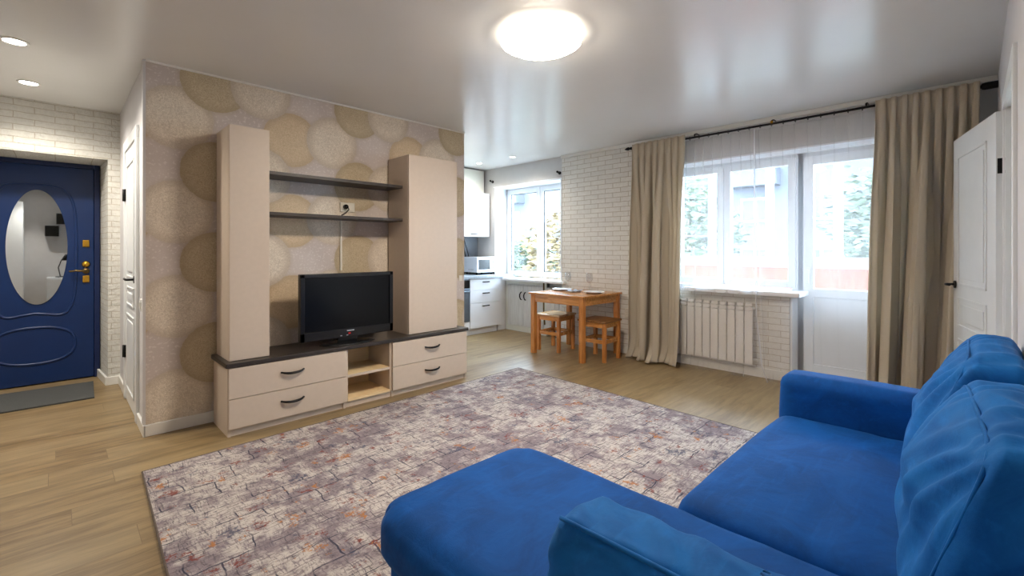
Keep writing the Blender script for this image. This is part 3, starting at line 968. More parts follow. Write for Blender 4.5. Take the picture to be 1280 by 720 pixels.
# ------------------------------------------------------------------ kitchen
def bar_handle(bm, xc, y, z, w=.07):
    box(bm, xc - w / 2, xc + w / 2, y - .022, y - .014, z - .008, z + .008, .003)
    for s in (-1, 1):
        box(bm, xc + s * (w / 2 - .008) - .005, xc + s * (w / 2 - .008) + .005, y - .016, y, z - .005, z + .005)
d = thing('kitchen_drawer_unit', 'white kitchen base unit with three drawers beside the oven', 'kitchen cabinet', (4.51, 5.38, 0))
build('body', B(4.203, 4.812, 5.10, 5.66, .10, .818), M['kit_white'], d)
build('plinth', B(4.203, 4.78, 5.14, 5.16, 0, .10), M['kit_white'], d)
for z0, z1, zh in ((.65, .815, .765), (.462, .646, .60), (.10, .458, .415)):
    dr = build('drawer', B(4.206, 4.81, 5.08, 5.099, z0, z1, bev=.003), M['kit_white'], d)
    bm = bmesh.new(); bar_handle(bm, 4.50, 5.08, zh, .13)
    o = build('handle', bm, M['black_metal'], dr); o['label'] = 'dark cup handle'
d = thing('oven', 'built-in oven with dark control strip beside the drawers', 'oven', (3.9, 5.38, 0))
build('body', B(3.60, 4.20, 5.10, 5.66, .10, .818), M['steel'], d)
build('control_panel', B(3.603, 4.198, 5.08, 5.099, .69, .80, bev=.003), M['black_plastic'], d)
build('door', B(3.603, 4.198, 5.075, 5.099, .21, .68, bev=.004), M['steel'], d)
bm = bmesh.new(); cyl(bm, (3.64, 5.04, .645), (4.17, 5.04, .645), .009, 12)
for xx in (3.66, 4.15): cyl(bm, (xx, 5.04, .645), (xx, 5.076, .645), .006, 8)
build('handle', bm, M['steel'], d)
build('filler', B(3.603, 4.198, 5.085, 5.099, .10, .205), M['kit_white'], d)
build('plinth', B(3.603, 4.198, 5.14, 5.16, 0, .10), M['kit_white'], d)
o = build('kitchen_base_unit', B(3.125, 3.597, 5.08, 5.66, 0, .818, bev=.003), M['kit_white'])
tag(o, 'white kitchen base unit left of the oven, hidden behind the papered wall', 'kitchen cabinet')
o = build('filler_panel', B(4.815, 4.985, 5.155, 5.24, 0, .818, bev=.002), M['kit_white'])
tag(o, 'narrow white filler between the drawers and the beadboard cupboard', 'panel')
bm = bmesh.new()
box(bm, 3.125, 4.836, 5.055, 5.667, .819, .859, .004)
box(bm, 4.836, 5.07, 5.055, 5.236, .819, .859, .004)
o = build('kitchen_worktop', bm, M['worktop']); tag(o, 'grey stone kitchen worktop under the microwave', 'worktop')

d = thing('niche_cupboard', 'whitewashed beadboard cupboard under the kitchen window sill', 'cupboard', (4.99, 4.74, 0))
bm = bmesh.new()
frame_x(bm, 4.985, 5.045, 4.31, 5.152, .0, .772, .05, .002, .08)
build('frame', bm, M['kit_cream'], d)
for y0, y1, yh in ((4.765, 5.10, 4.80), (4.362, 4.76, 4.715)):
    dr = build('door', B(4.972, 4.99, y0, y1, .085, .70, bev=.003), M['bead'], d)
    bm = bmesh.new()
    tube(bm, [(4.972, yh, .60), (4.95, yh, .59), (4.945, yh + .012, .56), (4.945, yh + .012, .53), (4.95, yh, .495), (4.972, yh, .485)], .009, 8)
    o = build('handle', bm, M['black_metal'], dr); o['label'] = 'black curved pull'
o = build('sill_board', B(4.988, 5.045, 4.31, 5.15, .705, .7715), M['bead'], d)

# upper cabinets
d = thing('wall_cabinet', 'white kitchen wall cabinet hanging above the microwave', 'kitchen cabinet', (4.4, 5.5, 1.44))
build('body', B(3.125, 4.80, 5.37, 5.66, 1.441, 2.112), M['kit_white'], d)
for x0, x1 in ((4.2, 4.82), (3.58, 4.197)):
    dr = build('door', B(x0, x1, 5.35, 5.369, 1.438, 2.115, bev=.003), M['kit_white'], d)
    bm = bmesh.new(); bar_handle(bm, x0 + .30, 5.35, 1.475, .13)
    o = build('handle', bm, M['black_metal'], dr); o['label'] = 'dark cup handle'
d = thing('wall_cabinet', 'cream top cabinet up against the kitchen ceiling', 'kitchen cabinet', (4.4, 5.55, 2.118))
build('body', B(3.125, 4.78, 5.47, 5.66, 2.118, 2.478), M['kit_cream'], d)
for x0, x1 in ((4.2, 4.795), (3.58, 4.197)):
    build('door', B(x0, x1, 5.45, 5.469, 2.118, 2.478, bev=.003), M['kit_cream'], d)

# microwave
d = thing('microwave', 'white microwave oven with dark window on the grey worktop', 'microwave', (4.65, 5.38, .859))
mx0, mx1, my0, my1, mz0, mz1 = 4.455, 4.835, 5.22, 5.56, .895, 1.13
build('body', B(mx0, mx1, my0 + .02, my1, mz0, mz1, bev=.008), M['porcelain'], d)
for xx in (mx0 + .04, mx1 - .04):
    for yy in (my0 + .06, my1 - .05):
        bm = bmesh.new(); cyl(bm, (xx, yy, .859), (xx, yy, mz0 + .002), .014, 10)
        build('foot', bm, M['black_plastic'], d)
dr = build('door', B(mx0, mx0 + .285, my0, my0 + .019, mz0, mz1, bev=.005), M['porcelain'], d)
o = build('door_window', B(mx0 + .03, mx0 + .262, my0 - .003, my0, mz0 + .045, mz1 - .04, bev=.003), M['black_plastic'], dr); o['label'] = 'dark glass window'
cp = build('control_panel', B(mx0 + .287, mx1, my0, my0 + .019, mz0, mz1, bev=.005), M['porcelain'], d)
for zz in (mz0 + .16, mz0 + .075):
    bm = bmesh.new(); lathe(bm, [(0, -.02), (.018, -.019), (.021, 0)], (mx0 + .335, my0, zz), 20, 'y')
    build('knob', bm, M['porcelain'], cp)
bm = bmesh.new()
for i in range(6):
    box(bm, mx0 - .001, mx0, my0 + .08 + i * .022, my0 + .094 + i * .022, mz0 + .035, mz0 + .05)
o = build('side_print', bm, M['silver'], d); o['label'] = 'small grey print on the side'

# hanging cables above microwave
d = thing('cable_bundle', 'dark cables hanging on the tiles under the kitchen cabinet', 'cable')
for k, (x0, x1, off) in enumerate(((4.48, 4.60, 0), (4.50, 4.66, .015), (4.44, 4.48, .03))):
    bm = bmesh.new()
    pts = [(x0, 5.655 - off, 1.437), (x0 + .04, 5.65 - off, 1.40), (x0 + (x1 - x0) * .6, 5.65 - off, 1.25), (x1, 5.652 - off, 1.05), (x1 + .01, 5.655 - off, .865)]
    tube(bm, pts, .007, 8)
    build('cable', bm, M['black_plastic'], d)

# kitchen curtain brackets
for yy, zz, lab in ((5.30, 2.30, 'small dark curtain bracket at the cabinet side of the kitchen window'), (3.955, 2.28, 'small dark curtain bracket at the brick side of the kitchen window')):
    bm = bmesh.new()
    cyl(bm, (XW - .001, yy, zz), (XW - .012, yy, zz), .022, 14)
    tube(bm, [(XW - .01, yy, zz), (XW - .05, yy, zz), (XW - .06, yy, zz + .02)], .008, 8)
    lathe(bm, [(0, .016), (.014, .01), (.018, 0), (.014, -.01), (0, -.016)], (XW - .055, yy, zz + .01), 14)
    o = build('curtain_bracket', bm, M['black_metal']); tag(o, lab, 'curtain bracket', 'kitchen curtain brackets')

# radiators
def radiator(x, y0, y1, z0, z1, n, label):
    d = thing('radiator', label, 'radiator', (x + .04, (y0 + y1) / 2, z0))
    w = (y1 - y0) / n
    for i in range(n):
        bm = bmesh.new()
        a = y0 + i * w
        box(bm, x, x + .012, a + .004, a + w - .004, z0, z1 - .075, .004)
        box(bm, x + .014, x + .07, a + w / 2 - .012, a + w / 2 + .012, z0 + .02, z1 - .02, .004)
        box(bm, x + .006, x + .075, a + .008, a + w - .008, z1 - .03, z1, .008)
        box(bm, x + .004, x + .012, a + .006, a + w - .006, z1 - .07, z1 - .035, .003)
        build('section', bm, M['rad'], d)
    bm = bmesh.new()
    cyl(bm, (x + .045, y0 - .03, z1 - .05), (x + .045, y1 + .03, z1 - .05), .014, 10)
    cyl(bm, (x + .045, y0 - .03, z0 + .04), (x + .045, y1 + .03, z0 + .04), .014, 10)
    build('header_pipe', bm, M['rad'], d)
    bm = bmesh.new()
    for yy in (y0 + .15, y1 - .15):
        box(bm, x + .045, 4.869 if x < 4.85 else 5.049, yy - .01, yy + .01, z1 - .06, z1 - .04)
    build('bracket', bm, M['rad'], d)
    return d
radiator(4.775, 1.50, 2.32, .125, .715, 10, 'long white radiator under the balcony window behind the sheer curtain')
radiator(4.93, 3.955, 4.275, .13, .70, 4, 'short white radiator in the niche behind the pine table')

# brick wall fittings
d = thing('double_socket', 'cream wall outlet on brick next to the curtain hem', 'socket', (XW - .014, 2.90, .48))
build('plate', B(XW - .034, XW - .014, 2.875, 2.935, .42, .54, bev=.004), M['socket'], d)
for zz in (.45, .51):
    bm = bmesh.new(); lathe(bm, [(.02, -.0205), (.021, -.02), (.015, -.012), (0, -.012)], (XW - .014, 2.905, zz), 16, 'x')
    build('outlet', bm, M['bronze'], d)
o = build('cable_conduit', B(XW - .03, XW - .014, 2.76, 3.30, .675, .70, bev=.003), M['trim']); tag(o, 'horizontal white cable conduit on the brick behind the pine table', 'cable conduit')
o = build('cable_conduit', B(XW - .03, XW - .014, 2.83, 2.85, .16, .674, bev=.003), M['trim']); tag(o, 'vertical white cable conduit on the brick beside the beige curtain', 'cable conduit')
bm = bmesh.new()
tube(bm, [(4.91, 4.30, .766), (4.91, 4.30, .35), (4.93, 4.30, .17)], .011, 8)
o = build('heating_pipe', bm, M['bronze']); tag(o, 'thin brass heating pipe under the kitchen sill', 'pipe')

# ------------------------------------------------------------------ table, stools
d = thing('dining_table', 'small square pine table by the white brick wall', 'table', (4.44, 3.37, 0))
TX0, TX1, TY0, TY1 = 4.03, 4.81, 2.965, 3.775
build('tabletop', B(TX0, TX1, TY0, TY1, .708, .73, bev=.004), M['pine_h'], d)
lw = .055
for xx in (TX0 + .02, TX1 - .02 - lw):
    for yy in (TY0 + .02, TY1 - .02 - lw):
        build('leg', B(xx, xx + lw, yy, yy + lw, 0, .708, bev=.003), M['pine'], d)
for a in ((TX0 + .03, TX0 + .05, TY0 + .075, TY1 - .075), (TX1 - .05, TX1 - .03, TY0 + .075, TY1 - .075)):
    build('apron', B(*a, .618, .708, bev=.002), M['pine_h'], d)
for a in ((TX0 + .075, TX1 - .075, TY0 + .03, TY0 + .05), (TX0 + .075, TX1 - .075, TY1 - .05, TY1 - .03)):
    build('apron', B(*a, .618, .708, bev=.002), M['pine_h'], d)

def stool(cx, cy, rz, label, seat_mat):
    d = thing('stool', label, 'stool', (cx, cy, 0), rz, 'pine stools at the table')
    h = .17
    build('seat', B(-h - .012, h + .012, -h - .012, h + .012, .43, .452, bev=.005), seat_mat, d, local=True)
    for sx in (-1, 1):
        for sy in (-1, 1):
            build('leg', B(sx * h, sx * (h - .038), sy * h, sy * (h - .038), 0, .43, bev=.003), M['pine'], d, local=True)
    for s in (-1, 1):
        build('apron', B(-h + .038, h - .038, s * (h - .008), s * (h - .026), .375, .43, bev=.002), M['pine_h'], d, local=True)
        build('apron', B(s * (h - .008), s * (h - .026), -h + .038, h - .038, .375, .43, bev=.002), M['pine_h'], d, local=True)
        build('stretcher', B(-h + .038, h - .038, s * (h - .01), s * (h - .032), .20, .24, bev=.002), M['pine_h'], d, local=True)
        build('stretcher', B(s * (h - .01), s * (h - .032), -h + .038, h - .038, .20, .24, bev=.002), M['pine_h'], d, local=True)
    return d
M['pine_pale'] = wood('pale_pine_seat', srgb(196, 160, 112), srgb(222, 192, 150), 'y', .15)
stool(4.415, 3.665, math.radians(4), 'square pine stool tucked under the table on its kitchen side', M['pine_pale'])
stool(4.40, 3.005, math.radians(3), 'square pine stool with brown seat on the curtain side of the table', M['pine_seat'])

def plate(x, y, label):
    d = thing('plate', label, 'plate', (x, y, .73), group='white plates on the pine table')
    bm = bmesh.new()
    lathe(bm, [(0, .006), (.075, .006), (.085, .01), (.125, .02), (.128, .021), (.125, .017), (.085, .004), (.07, 0), (0, 0)], (0, 0, 0), 48)
    build('dish', bm, M['porcelain'], d, local=True)
plate(4.50, 3.63, 'white plate on the kitchen side of the pine table')
plate(4.46, 3.13, 'white plate on the curtain side of the pine table')

def napkin(x, y, label):
    bm = bmesh.new()
    n = 16
    g = [[bm.verts.new((x - .11 + .22 * i / n, y - .05 + .1 * j / n, .738 + .010 * noise.noise(Vector((i * .3 + x * 9, j * .35, 1))) + .010 * math.sin(i * .8) * math.sin(j * .3))) for j in range(n + 1)] for i in range(n + 1)]
    for i in range(n):
        for j in range(n):
            bm.faces.new((g[i][j], g[i + 1][j], g[i + 1][j + 1], g[i][j + 1]))
    r = bmesh.ops.extrude_face_region(bm, geom=bm.faces[:])
    for v in r['geom']:
        if isinstance(v, bmesh.types.BMVert): v.co.z -= .006
    lo = min(v.co.z for v in bm.verts)
    for v in bm.verts: v.co.z += .7305 - lo
    o = build('napkin', bm, M['napkin'], smooth=True)
    tag(o, label, 'napkin')
napkin(4.42, 3.385, 'crumpled pale blue napkin between the two plates')

def wine_glass(x, y, label):
    d = thing('wine_glass', label, 'wine glass', (x, y, .73), group='wine glasses on the pine table')
    bm = bmesh.new()
    lathe(bm, [(0, .1), (.012, .102), (.032, .118), (.041, .15), (.04, .18), (.034, .222), (.0325, .222), (.0385, .18), (.0395, .15), (.031, .12), (.012, .105), (0, .103)], (0, 0, 0), 32)
    build('bowl', bm, M['wineglass'], d, local=True)
    bm = bmesh.new()
    lathe(bm, [(0, 0), (.036, 0), (.036, .002), (.01, .006), (.004, .014), (.0045, .09), (.009, .1), (0, .101)], (0, 0, 0), 24)
    build('stem', bm, M['wineglass'], d, local=True)
wine_glass(4.70, 3.70, 'clear wine glass on the kitchen side of the pine table')
wine_glass(4.64, 3.32, 'clear wine glass behind the plate on the curtain side')

# ------------------------------------------------------------------ curtains
RX, RZ = 4.725, 2.412
d = thing('curtain_rod', 'long black curtain rod under the ceiling above the balcony window', 'curtain rod', (RX, 1.3, RZ))
bm = bmesh.new(); cyl(bm, (RX, 2.80, RZ), (RX, -.06, RZ), .0105, 12)
build('rod', bm, M['black_metal'], d)
bm = bmesh.new()
lathe(bm, [(.011, -.02), (.017, -.01), (.017, .0), (.011, .008), (.02, .03), (.016, .05), (.006, .075), (0, .08)], (RX, 2.80, RZ), 16, 'y')
build('finial', bm, M['black_metal'], d)
bm = bmesh.new()
lathe(bm, [(0, -.004), (.012, -.008), (.012, -.04), (.023, -.046), (.026, -.06), (.026, -.126), (0, -.126)], (RX, 0, RZ), 16, 'y')
build('wall_mount', bm, M['black_metal'], d)
for yy in (2.05, 1.32, .62):
    bm = bmesh.new()
    tube(bm, [(RX, yy, RZ + .011), (RX, yy, RZ + .03), (RX + .05, yy, RZ + .045), (XW - .015, yy, RZ + .045)], .007, 8)
    build('bracket', bm, M['black_metal'], d)
bm = bmesh.new()
lathe(bm, [(0, -.012), (.012, -.012), (.012, .012), (0, .012)], (RX - .008, 1.32, RZ + .012), 12, 'z')
o = build('bracket_screw', bm, M['brass'], d); o['label'] = 'small brass screw'
for i in range(16):
    yy = 2.10 - i * .097
    bm = bmesh.new()
    tube(bm, [(RX + .017 * math.cos(2 * PI * k / 14), yy, RZ - .005 + .017 * math.sin(2 * PI * k / 14)) for k in range(14)], .0028, 6, closed=True)
    build('ring', bm, M['black_metal'], d)

def drape(name, y0, y1, nf, amp0, amp1, yb0, yb1, mat, seed, ztop, zbot, xbase, puddle=0.0, nu=260, nv=70, thick=.003, sharp=1.0, header=True, nb=None):
    """hanging cloth; y0..y1 at the top, yb0..yb1 at the bottom, nf folds"""
    rnd = random.Random(seed)
    ph = [rnd.uniform(-.9, .9) for _ in range(nf + 3)]
    am = [rnd.uniform(.6, 1.3) for _ in range(nf + 3)]
    bm = bmesh.new()
    grid = []
    for j in range(nv + 1):
        v = j / nv
        z = ztop + (zbot - ztop) * v
        row = []
        e = v ** 1.15
        for i in range(nu + 1):
            u = i / nu
            fpos = u * nf
            k = int(min(fpos, nf - 1e-6)); fr_ = fpos - k
            a0 = am[k] * (1 - fr_) + am[k + 1] * fr_
            p0 = ph[k] * (1 - fr_) + ph[k + 1] * fr_
            amp = (amp0 + (amp1 - amp0) * min(1, v * 1.6)) * (1 * (1 - e) + a0 * e)
            phase = 2 * PI * fpos + p0 * e * 1.6
            sh = math.sin(phase)
            sh = math.copysign(abs(sh) ** sharp, sh)
            xo = amp * sh
            if nb:
                uw = u + .055 * math.sin(2 * PI * u * 1.3 + seed) + .03 * math.sin(2 * PI * u * 2.9 + seed * 2)
                big = math.sin(2 * PI * nb * uw + .5 * math.sin(v * 2.4 + seed))
                e2 = max(0, min(1, (v - .04) / .4)); e2 = e2 * e2 * (3 - 2 * e2)
                xo = xo * (1 - .8 * e2) + e2 * amp1 * 1.25 * math.copysign(abs(big) ** .8, big)
            yy = (y0 + (y1 - y0) * u) * (1 - e) + (yb0 + (yb1 - yb0) * u) * e
            yy += .55 * amp * math.sin(2 * phase) * .5
            xo += .012 * e * noise.noise(Vector((u * 6, v * 3, seed)))
            if header:
                if v < .035:
                    xo *= .75
                elif v < .07:
                    xo *= .55
            x = xbase + xo
            zz = z
            if puddle > 0 and v > .9:
                w = (v - .9) / .1
                b = noise.noise(Vector((u * 5.0, 2.2, seed)))
                x -= puddle * w * w * (.5 + .5 * b + .35 * math.sin(phase))
                zz = z + .05 * w * w * (b * .6 + .25)
            row.append(bm.verts.new((x, yy, max(zz, .004))))
        grid.append(row)
    for j in range(nv):
        for i in range(nu):
            f = bm.faces.new((grid[j][i], grid[j][i + 1], grid[j + 1][i + 1], grid[j + 1][i])); f.smooth = True
    o = build(name, bm, mat)
    if thick:
        sm = o.modifiers.new('thickness', 'SOLIDIFY'); sm.thickness = thick; sm.offset = 0
    return o
o = drape('curtain', 2.76, 2.135, 8, .019, .066, 2.80, 2.20, M['curtain'], 3, 2.445, .004, RX - .037, .13, sharp=.8, nb=3.0)
tag(o, 'beige floor-length curtain next to the white brick wall', 'curtain', 'beige curtains')
o = drape('curtain',   .555, -.035, 9, .019, .082, .60, .05, M['curtain'], 11, 2.445, .02, RX - .037, 0, sharp=.8, nb=3.4)
tag(o, 'beige floor-length curtain behind the open white door', 'curtain', 'beige curtains')

def sheer_panel(y0, y1, nf, label, seed, yb0, yb1):
    o = drape('sheer_curtain', y0, y1, nf, .013, .013, yb0, yb1, M['sheer'], seed, 2.39, .006, RX + .012 + (.035 if y0 < 2 else 0), 0.05, nu=nf * 20, nv=40, thick=0, header=False, nb=2.2)
    return tag(o, label, 'sheer curtain', 'white sheer curtains')
s1 = sheer_panel(2.19, 1.47, 8, 'white sheer curtain panel in front of the radiator', 5, 2.19, 1.38)
s2 = sheer_panel(1.50, .50, 10, 'white sheer curtain panel in front of the balcony door', 8, 1.40, .48)

def hem_strip(parent, pts, w):
    bm = bmesh.new()
    tube(bm, pts, w, 6)
    o = build('hem', bm, M['sheer_hem'], parent)
hem_strip(s1, [(RX - .004, 1.472, 2.39), (RX - .006, 1.465, 1.2), (RX - .008, 1.45, .6), (RX - .02, 1.40, .15), (RX - .06, 1.34, .01)], .006)

# ------------------------------------------------------------------ rug and mat
bm = bmesh.new()
C4 = [(.338, 3.242), (3.409, 3.335), (3.31, .40), (.235, .335)]
def quad_prism(bm, pts, z0, z1):
    a = [bm.verts.new((x, y, z0)) for x, y in pts]; b = [bm.verts.new((x, y, z1)) for x, y in pts]
    bm.faces.new(a); bm.faces.new(b)
    for i in range(4):
        bm.faces.new((a[i], a[(i + 1) % 4], b[(i + 1) % 4], b[i]))
quad_prism(bm, C4, .001, .011)
rug = build('area_rug', bm, M['rug']); tag(rug, 'large distressed grey rug with rust and navy flecks on the floor', 'rug')
bm = bmesh.new()
tube(bm, [(x, y, .007) for x, y in C4], .0065, 8, closed=True)
o = build('binding', bm, M['rug_edge'], rug); o['label'] = 'brown bound edge'
bm = bmesh.new()
quad_prism(bm, [(-.9, 5.18), (.225, 5.165), (.245, 5.80), (-.9, 5.83)], .001, .012)
o = build('doormat', bm, M['mat_grey']); tag(o, 'dark grey doormat in front of the blue entrance door', 'doormat')

# ------------------------------------------------------------------ sofa
def soft_box(x0, x1, y0, y1, z0, z1, r, n=26, bulge=(0, 0, 0), wr=0.0, wscale=6.0, wdir=(1, 1, 1), seed=0, warp=None, rp=0.0, front_only=False):
    """rounded, puffed and slightly creased box; bulge = extra puff of the x, y, z faces"""
    bm = bmesh.new()
    bmesh.ops.create_cube(bm, size=2.0)
    bmesh.ops.subdivide_edges(bm, edges=bm.edges[:], cuts=n, use_grid_fill=True)
    c = Vector(((x0 + x1) / 2, (y0 + y1) / 2, (z0 + z1) / 2))
    h = Vector(((x1 - x0) / 2, (y1 - y0) / 2, (z1 - z0) / 2))
    rr = min(r, .95 * min(h))
    sv = {}
    for v in bm.verts:
        p = v.co.copy()
        w = Vector((p.x * h.x, p.y * h.y, p.z * h.z))
        q = Vector([max(-(h[i] - rr), min(h[i] - rr, w[i])) for i in range(3)])
        dlt = w - q
        nn = dlt.normalized() if dlt.length > 1e-9 else Vector((0, 0, 0))
        out = q + nn * rr
        fx = (1 - p.y ** 2) * (1 - p.z ** 2); fy = (1 - p.x ** 2) * (1 - p.z ** 2); fz = (1 - p.x ** 2) * (1 - p.y ** 2)
        out.x += bulge[0] * fx * p.x ** 3; out.y += bulge[1] * fy * (p.y ** 3 if (p.y > 0 or not front_only) else 0); out.z += bulge[2] * fz * p.z ** 3
        if wr:
            s = Vector((out.x * wdir[0], out.y * wdir[1], out.z * wdir[2])) * wscale + Vector((seed * 3.1, seed, 0))
            k = noise.noise(s + Vector((noise.noise(s * .6) * .8, 0, 0)))
            k2 = noise.noise(s * 2.3)
            a = 1 - abs(k) * 2.2
            out += nn * wr * (max(a, -.4) * .8 + k2 * .3)
        if rp:
            ex = abs(out.x) - (h.x - rp); ey = abs(out.y) - (h.y - rp)
            if ex > 0 and ey > 0 and out.y > 0:
                k = max(ex, ey) / math.hypot(ex, ey)
                out.x = math.copysign(h.x - rp + ex * k, out.x); out.y = math.copysign(h.y - rp + ey * k, out.y)
        out += c
        v.co = out
    if warp:
        for v in bm.verts: v.co = warp(v.co)
    for f in bm.faces: f.smooth = True
    return bm

SF = .445
sofa = thing('corner_sofa', 'blue velvet corner sofa with a chaise on the near side', 'sofa', (1.72, .3, 0))
M_v = M['velvet']
bm = bmesh.new()
box(bm, .745, 1.405, -.05, 1.30, .075, .30, .02, 3)
box(bm, 1.405, 2.56, -.05, .63, .075, .30, .02, 3)
build('base', bm, M_v, sofa, smooth=False)
def ch_warp(co):
    return co
build('chaise_cushion', soft_box(.70, 1.412, -.05, 1.365, .265, SF - .012, .062, 30, (0.012, .03, .02), .003, 5, (1, 1, 1), 3, rp=.13), M_v, sofa)
build('seat_cushion', soft_box(1.418, 2.562, -.05, .69, .265, SF - .008, .062, 34, (0, .012, .018), .0035, 7, (.35, 1, 1), 6), M_v, sofa)
build('armrest', soft_box(2.555, 2.745, -.115, .685, .075, .622, .05, 22, (.0, .012, .006), .0015, 6, (1, 1, 1), 2), M_v, sofa)
build('backrest', soft_box(.72, 2.745, -.124, -.052, .075, .60, .03, 20, (0, 0, 0), 0), M_v, sofa)
for xx, yy in ((.80, 1.24), (1.34, 1.24), (.80, 0.0), (2.66, .62), (2.66, -.06)):
    bm = bmesh.new(); lathe(bm, [(0, 0), (.02, 0), (.027, .078), (0, .078)], (xx, yy, .012 if yy < 5 else 0), 16)
    build('foot', bm, M['black_plastic'], sofa)

def crease(bm, x0, x1, ztop, seed, amp=.011):
    """soft folds fanning out of the upper corner of a loose cushion and short tucks along its top"""
    for v in bm.verts:
        co = v.co
        n = noise.noise(Vector((co.x * 4, co.z * 4, seed)))
        n2 = noise.noise(Vector((co.x * 9, co.z * 9, seed + 3)))
        top = max(0, min(1, (co.z - (ztop - .07)) / .05))
        fr_ = max(0, min(1, (co.y + .04) / .05)) * (1 - top)
        dx, dz = co.x - (x0 - .02), (ztop + .05) - co.z
        r = math.hypot(dx, dz); a = math.atan2(dz, dx)
        fan = math.sin(a * 19 + n * 3.2) * math.exp(-((r - .22) / .2) ** 2)
        dx2 = x1 + .02 - co.x
        r2 = math.hypot(dx2, dz); a2 = math.atan2(dz, dx2)
        fan += .7 * math.sin(a2 * 17 + n * 3 + 1) * math.exp(-((r2 - .2) / .16) ** 2)
        co.y += fr_ * amp * (fan + .5 * n2)
        co.z += top * amp * .4 * math.sin(co.x * 58 + n * 9 + co.y * 14)
def back_cushion(x0, x1, ztop, yf0, yf1, label, seed, wr, skew=0.0, bl=.055):
    z0 = SF + .004
    def warp(co):
        t_ = max(0, min(1.12, (co.z - z0) / (ztop - z0)))
        yf = yf0 + (yf1 - yf0) * t_
        yb = -.048 if co.z < .62 else -.048 - .07 * min(1, (co.z - .62) / .07)
        yf += skew * (co.x - x0) / (x1 - x0)
        s = (co.y + .1) / .2      # 0 back .. 1 front in the straight box
        return Vector((co.x, yb + (yf - yb) * s, co.z))
    d = thing('back_cushion', label, 'cushion', ((x0 + x1) / 2, .05, z0), group='loose back cushions of the sofa')
    bm = soft_box(x0, x1, -.1, .1, z0, ztop, .045, 62, (.014, bl, .02), wr, 5.5, (1.3, .6, .5), seed, warp, front_only=True)
    crease(bm, x0, x1, ztop, seed)
    build('cushion_body', bm, M['velvet_cushion_lit'], d)
    # piping round the front face
    c = Vector(((x0 + x1) / 2, 0, (z0 + ztop) / 2)); hx_, hz_ = (x1 - x0) / 2, (ztop - z0) / 2
    pts = []
    for i in range(80):
        a = 2 * PI * i / 80
        ca, sa = math.cos(a), math.sin(a)
        px_ = math.copysign(abs(ca) ** .28, ca); pz_ = math.copysign(abs(sa) ** .28, sa)
        pts.append(warp(Vector((c.x + (hx_ - .006) * px_, .092, c.z + (hz_ - .006) * pz_))))
    bm = bmesh.new(); tube(bm, pts, .0042, 6, closed=True)
    build('piping', bm, M['velvet_cushion_lit'], d)
    return d
back_cushion(1.235, 1.90, .865, .105, -.025, 'blue velvet back cushion nearest the camera, with dark shaded side and piping', 4, .012, .045, .09)
back_cushion(1.935, 2.553, .905, .175, .015, 'blue velvet back cushion against the far armrest', 9, .007)

# loose cushion standing on the chaise
d = thing('loose_cushion', 'blue velvet cushion standing on its edge on the chaise', 'cushion', (.87, .35, SF + .01))
def lw_(co):
    t_ = (co.z - SF) / .2
    return Vector((co.x + .012 * t_, co.y - .05 * t_ * (1 if co.y > .3 else .2), co.z))
bm = soft_box(.79, .945, 0.0, .705, SF + .012,   .638, .02, 36, (.025, .03, .012), .004, 9, (1.6, .7, 1.0), 13, lw_)
for v in bm.verts:
    n = noise.noise(v.co * 5)
    tp = max(0, min(1, (v.co.z - .60) / .03))
    v.co.z += tp * .004 * math.sin(v.co.y * 55 - v.co.x * 40 + n * 5)
    v.co.x += (1 - tp) * .007 * math.sin(v.co.z * 45 + v.co.y * 22 + n * 6)
build('cushion_body', bm, M['velvet_cushion_lit'], d)
bm = bmesh.new()
tube(bm, [lw_(Vector((  .793, .004 + .698 * i / 20, .637 + .004 * math.sin(PI * i / 20)))) for i in range(21)], .0055, 6)
build('piping', bm, M['velvet_cushion_lit'], d)

# ------------------------------------------------------------------ lamps
LX, LY = 2.02, 1.79
t = NT('lamp_diffuser_glow')
em = t.n('ShaderNodeEmission'); em.inputs[0].default_value = (1, .87, .72, 1); em.inputs[1].default_value = 70.0
M['lamp'] = t.done(em.outputs[0])
d = thing('ceiling_lamp', 'round white glowing ceiling lamp with faceted rim', 'ceiling lamp', (LX, LY, H))
bm = bmesh.new(); lathe(bm, [(0, 0), (.185, 0), (.185, -.03), (0, -.03)], (LX, LY, H), 40)
build('base_plate', bm, M['trim'], d)
bm = bmesh.new()
lathe(bm, [(.236, -.046), (.20, -.066), (.12, -.082), (0, -.088)], (LX, LY, H), 20, 'z', False)
build('diffuser', bm, M['lamp'], d)
bm = bmesh.new()
lathe(bm, [(.186, -.004), (.232, -.012), (.244, -.03), (.237, -.0462)], (LX, LY, H), 20, 'z', False)
build('diffuser_rim', bm, emit('lamp_rim_glow', (1, .88, .72, 1), 4.5), d)

M['spot_glow'] = emit('downlight_glow', (1, .97, .9, 1), 60.0)
def downlight(x, y, label, e, r=.052, col=(1, .93, .82)):
    d = thing('downlight', label, 'downlight', (x, y, H), group='recessed ceiling spots')
    bm = bmesh.new()
    lathe(bm, [(r, 0), (r + .014, 0), (r + .012, -.006), (r, -.008), (r - .004, -.004), (r - .004, 0)], (0, 0, 0), 28)
    build('trim_ring', bm, M['trim'], d, local=True)
    bm = bmesh.new(); lathe(bm, [(r - .004, -.003), (0, -.005)], (0, 0, 0), 24)
    build('lens', bm, M['spot_glow'], d, local=True)
    l = bpy.data.lights.new('downlight_beam', 'SPOT'); l.energy = e; l.spot_size = math.radians(150 if y > 0 else 95); l.spot_blend = .8; l.shadow_soft_size = .05; l.color = col
    lo = bpy.data.objects.new('downlight_beam', l); COL.objects.link(lo); lo.parent = d; lo.location = (0, 0, -.02)
downlight(-.18, 4.08, 'recessed ceiling spot in the hallway nearer the camera', 66)
downlight(-.147, 5.02, 'recessed ceiling spot nearest the blue entrance door', 70)
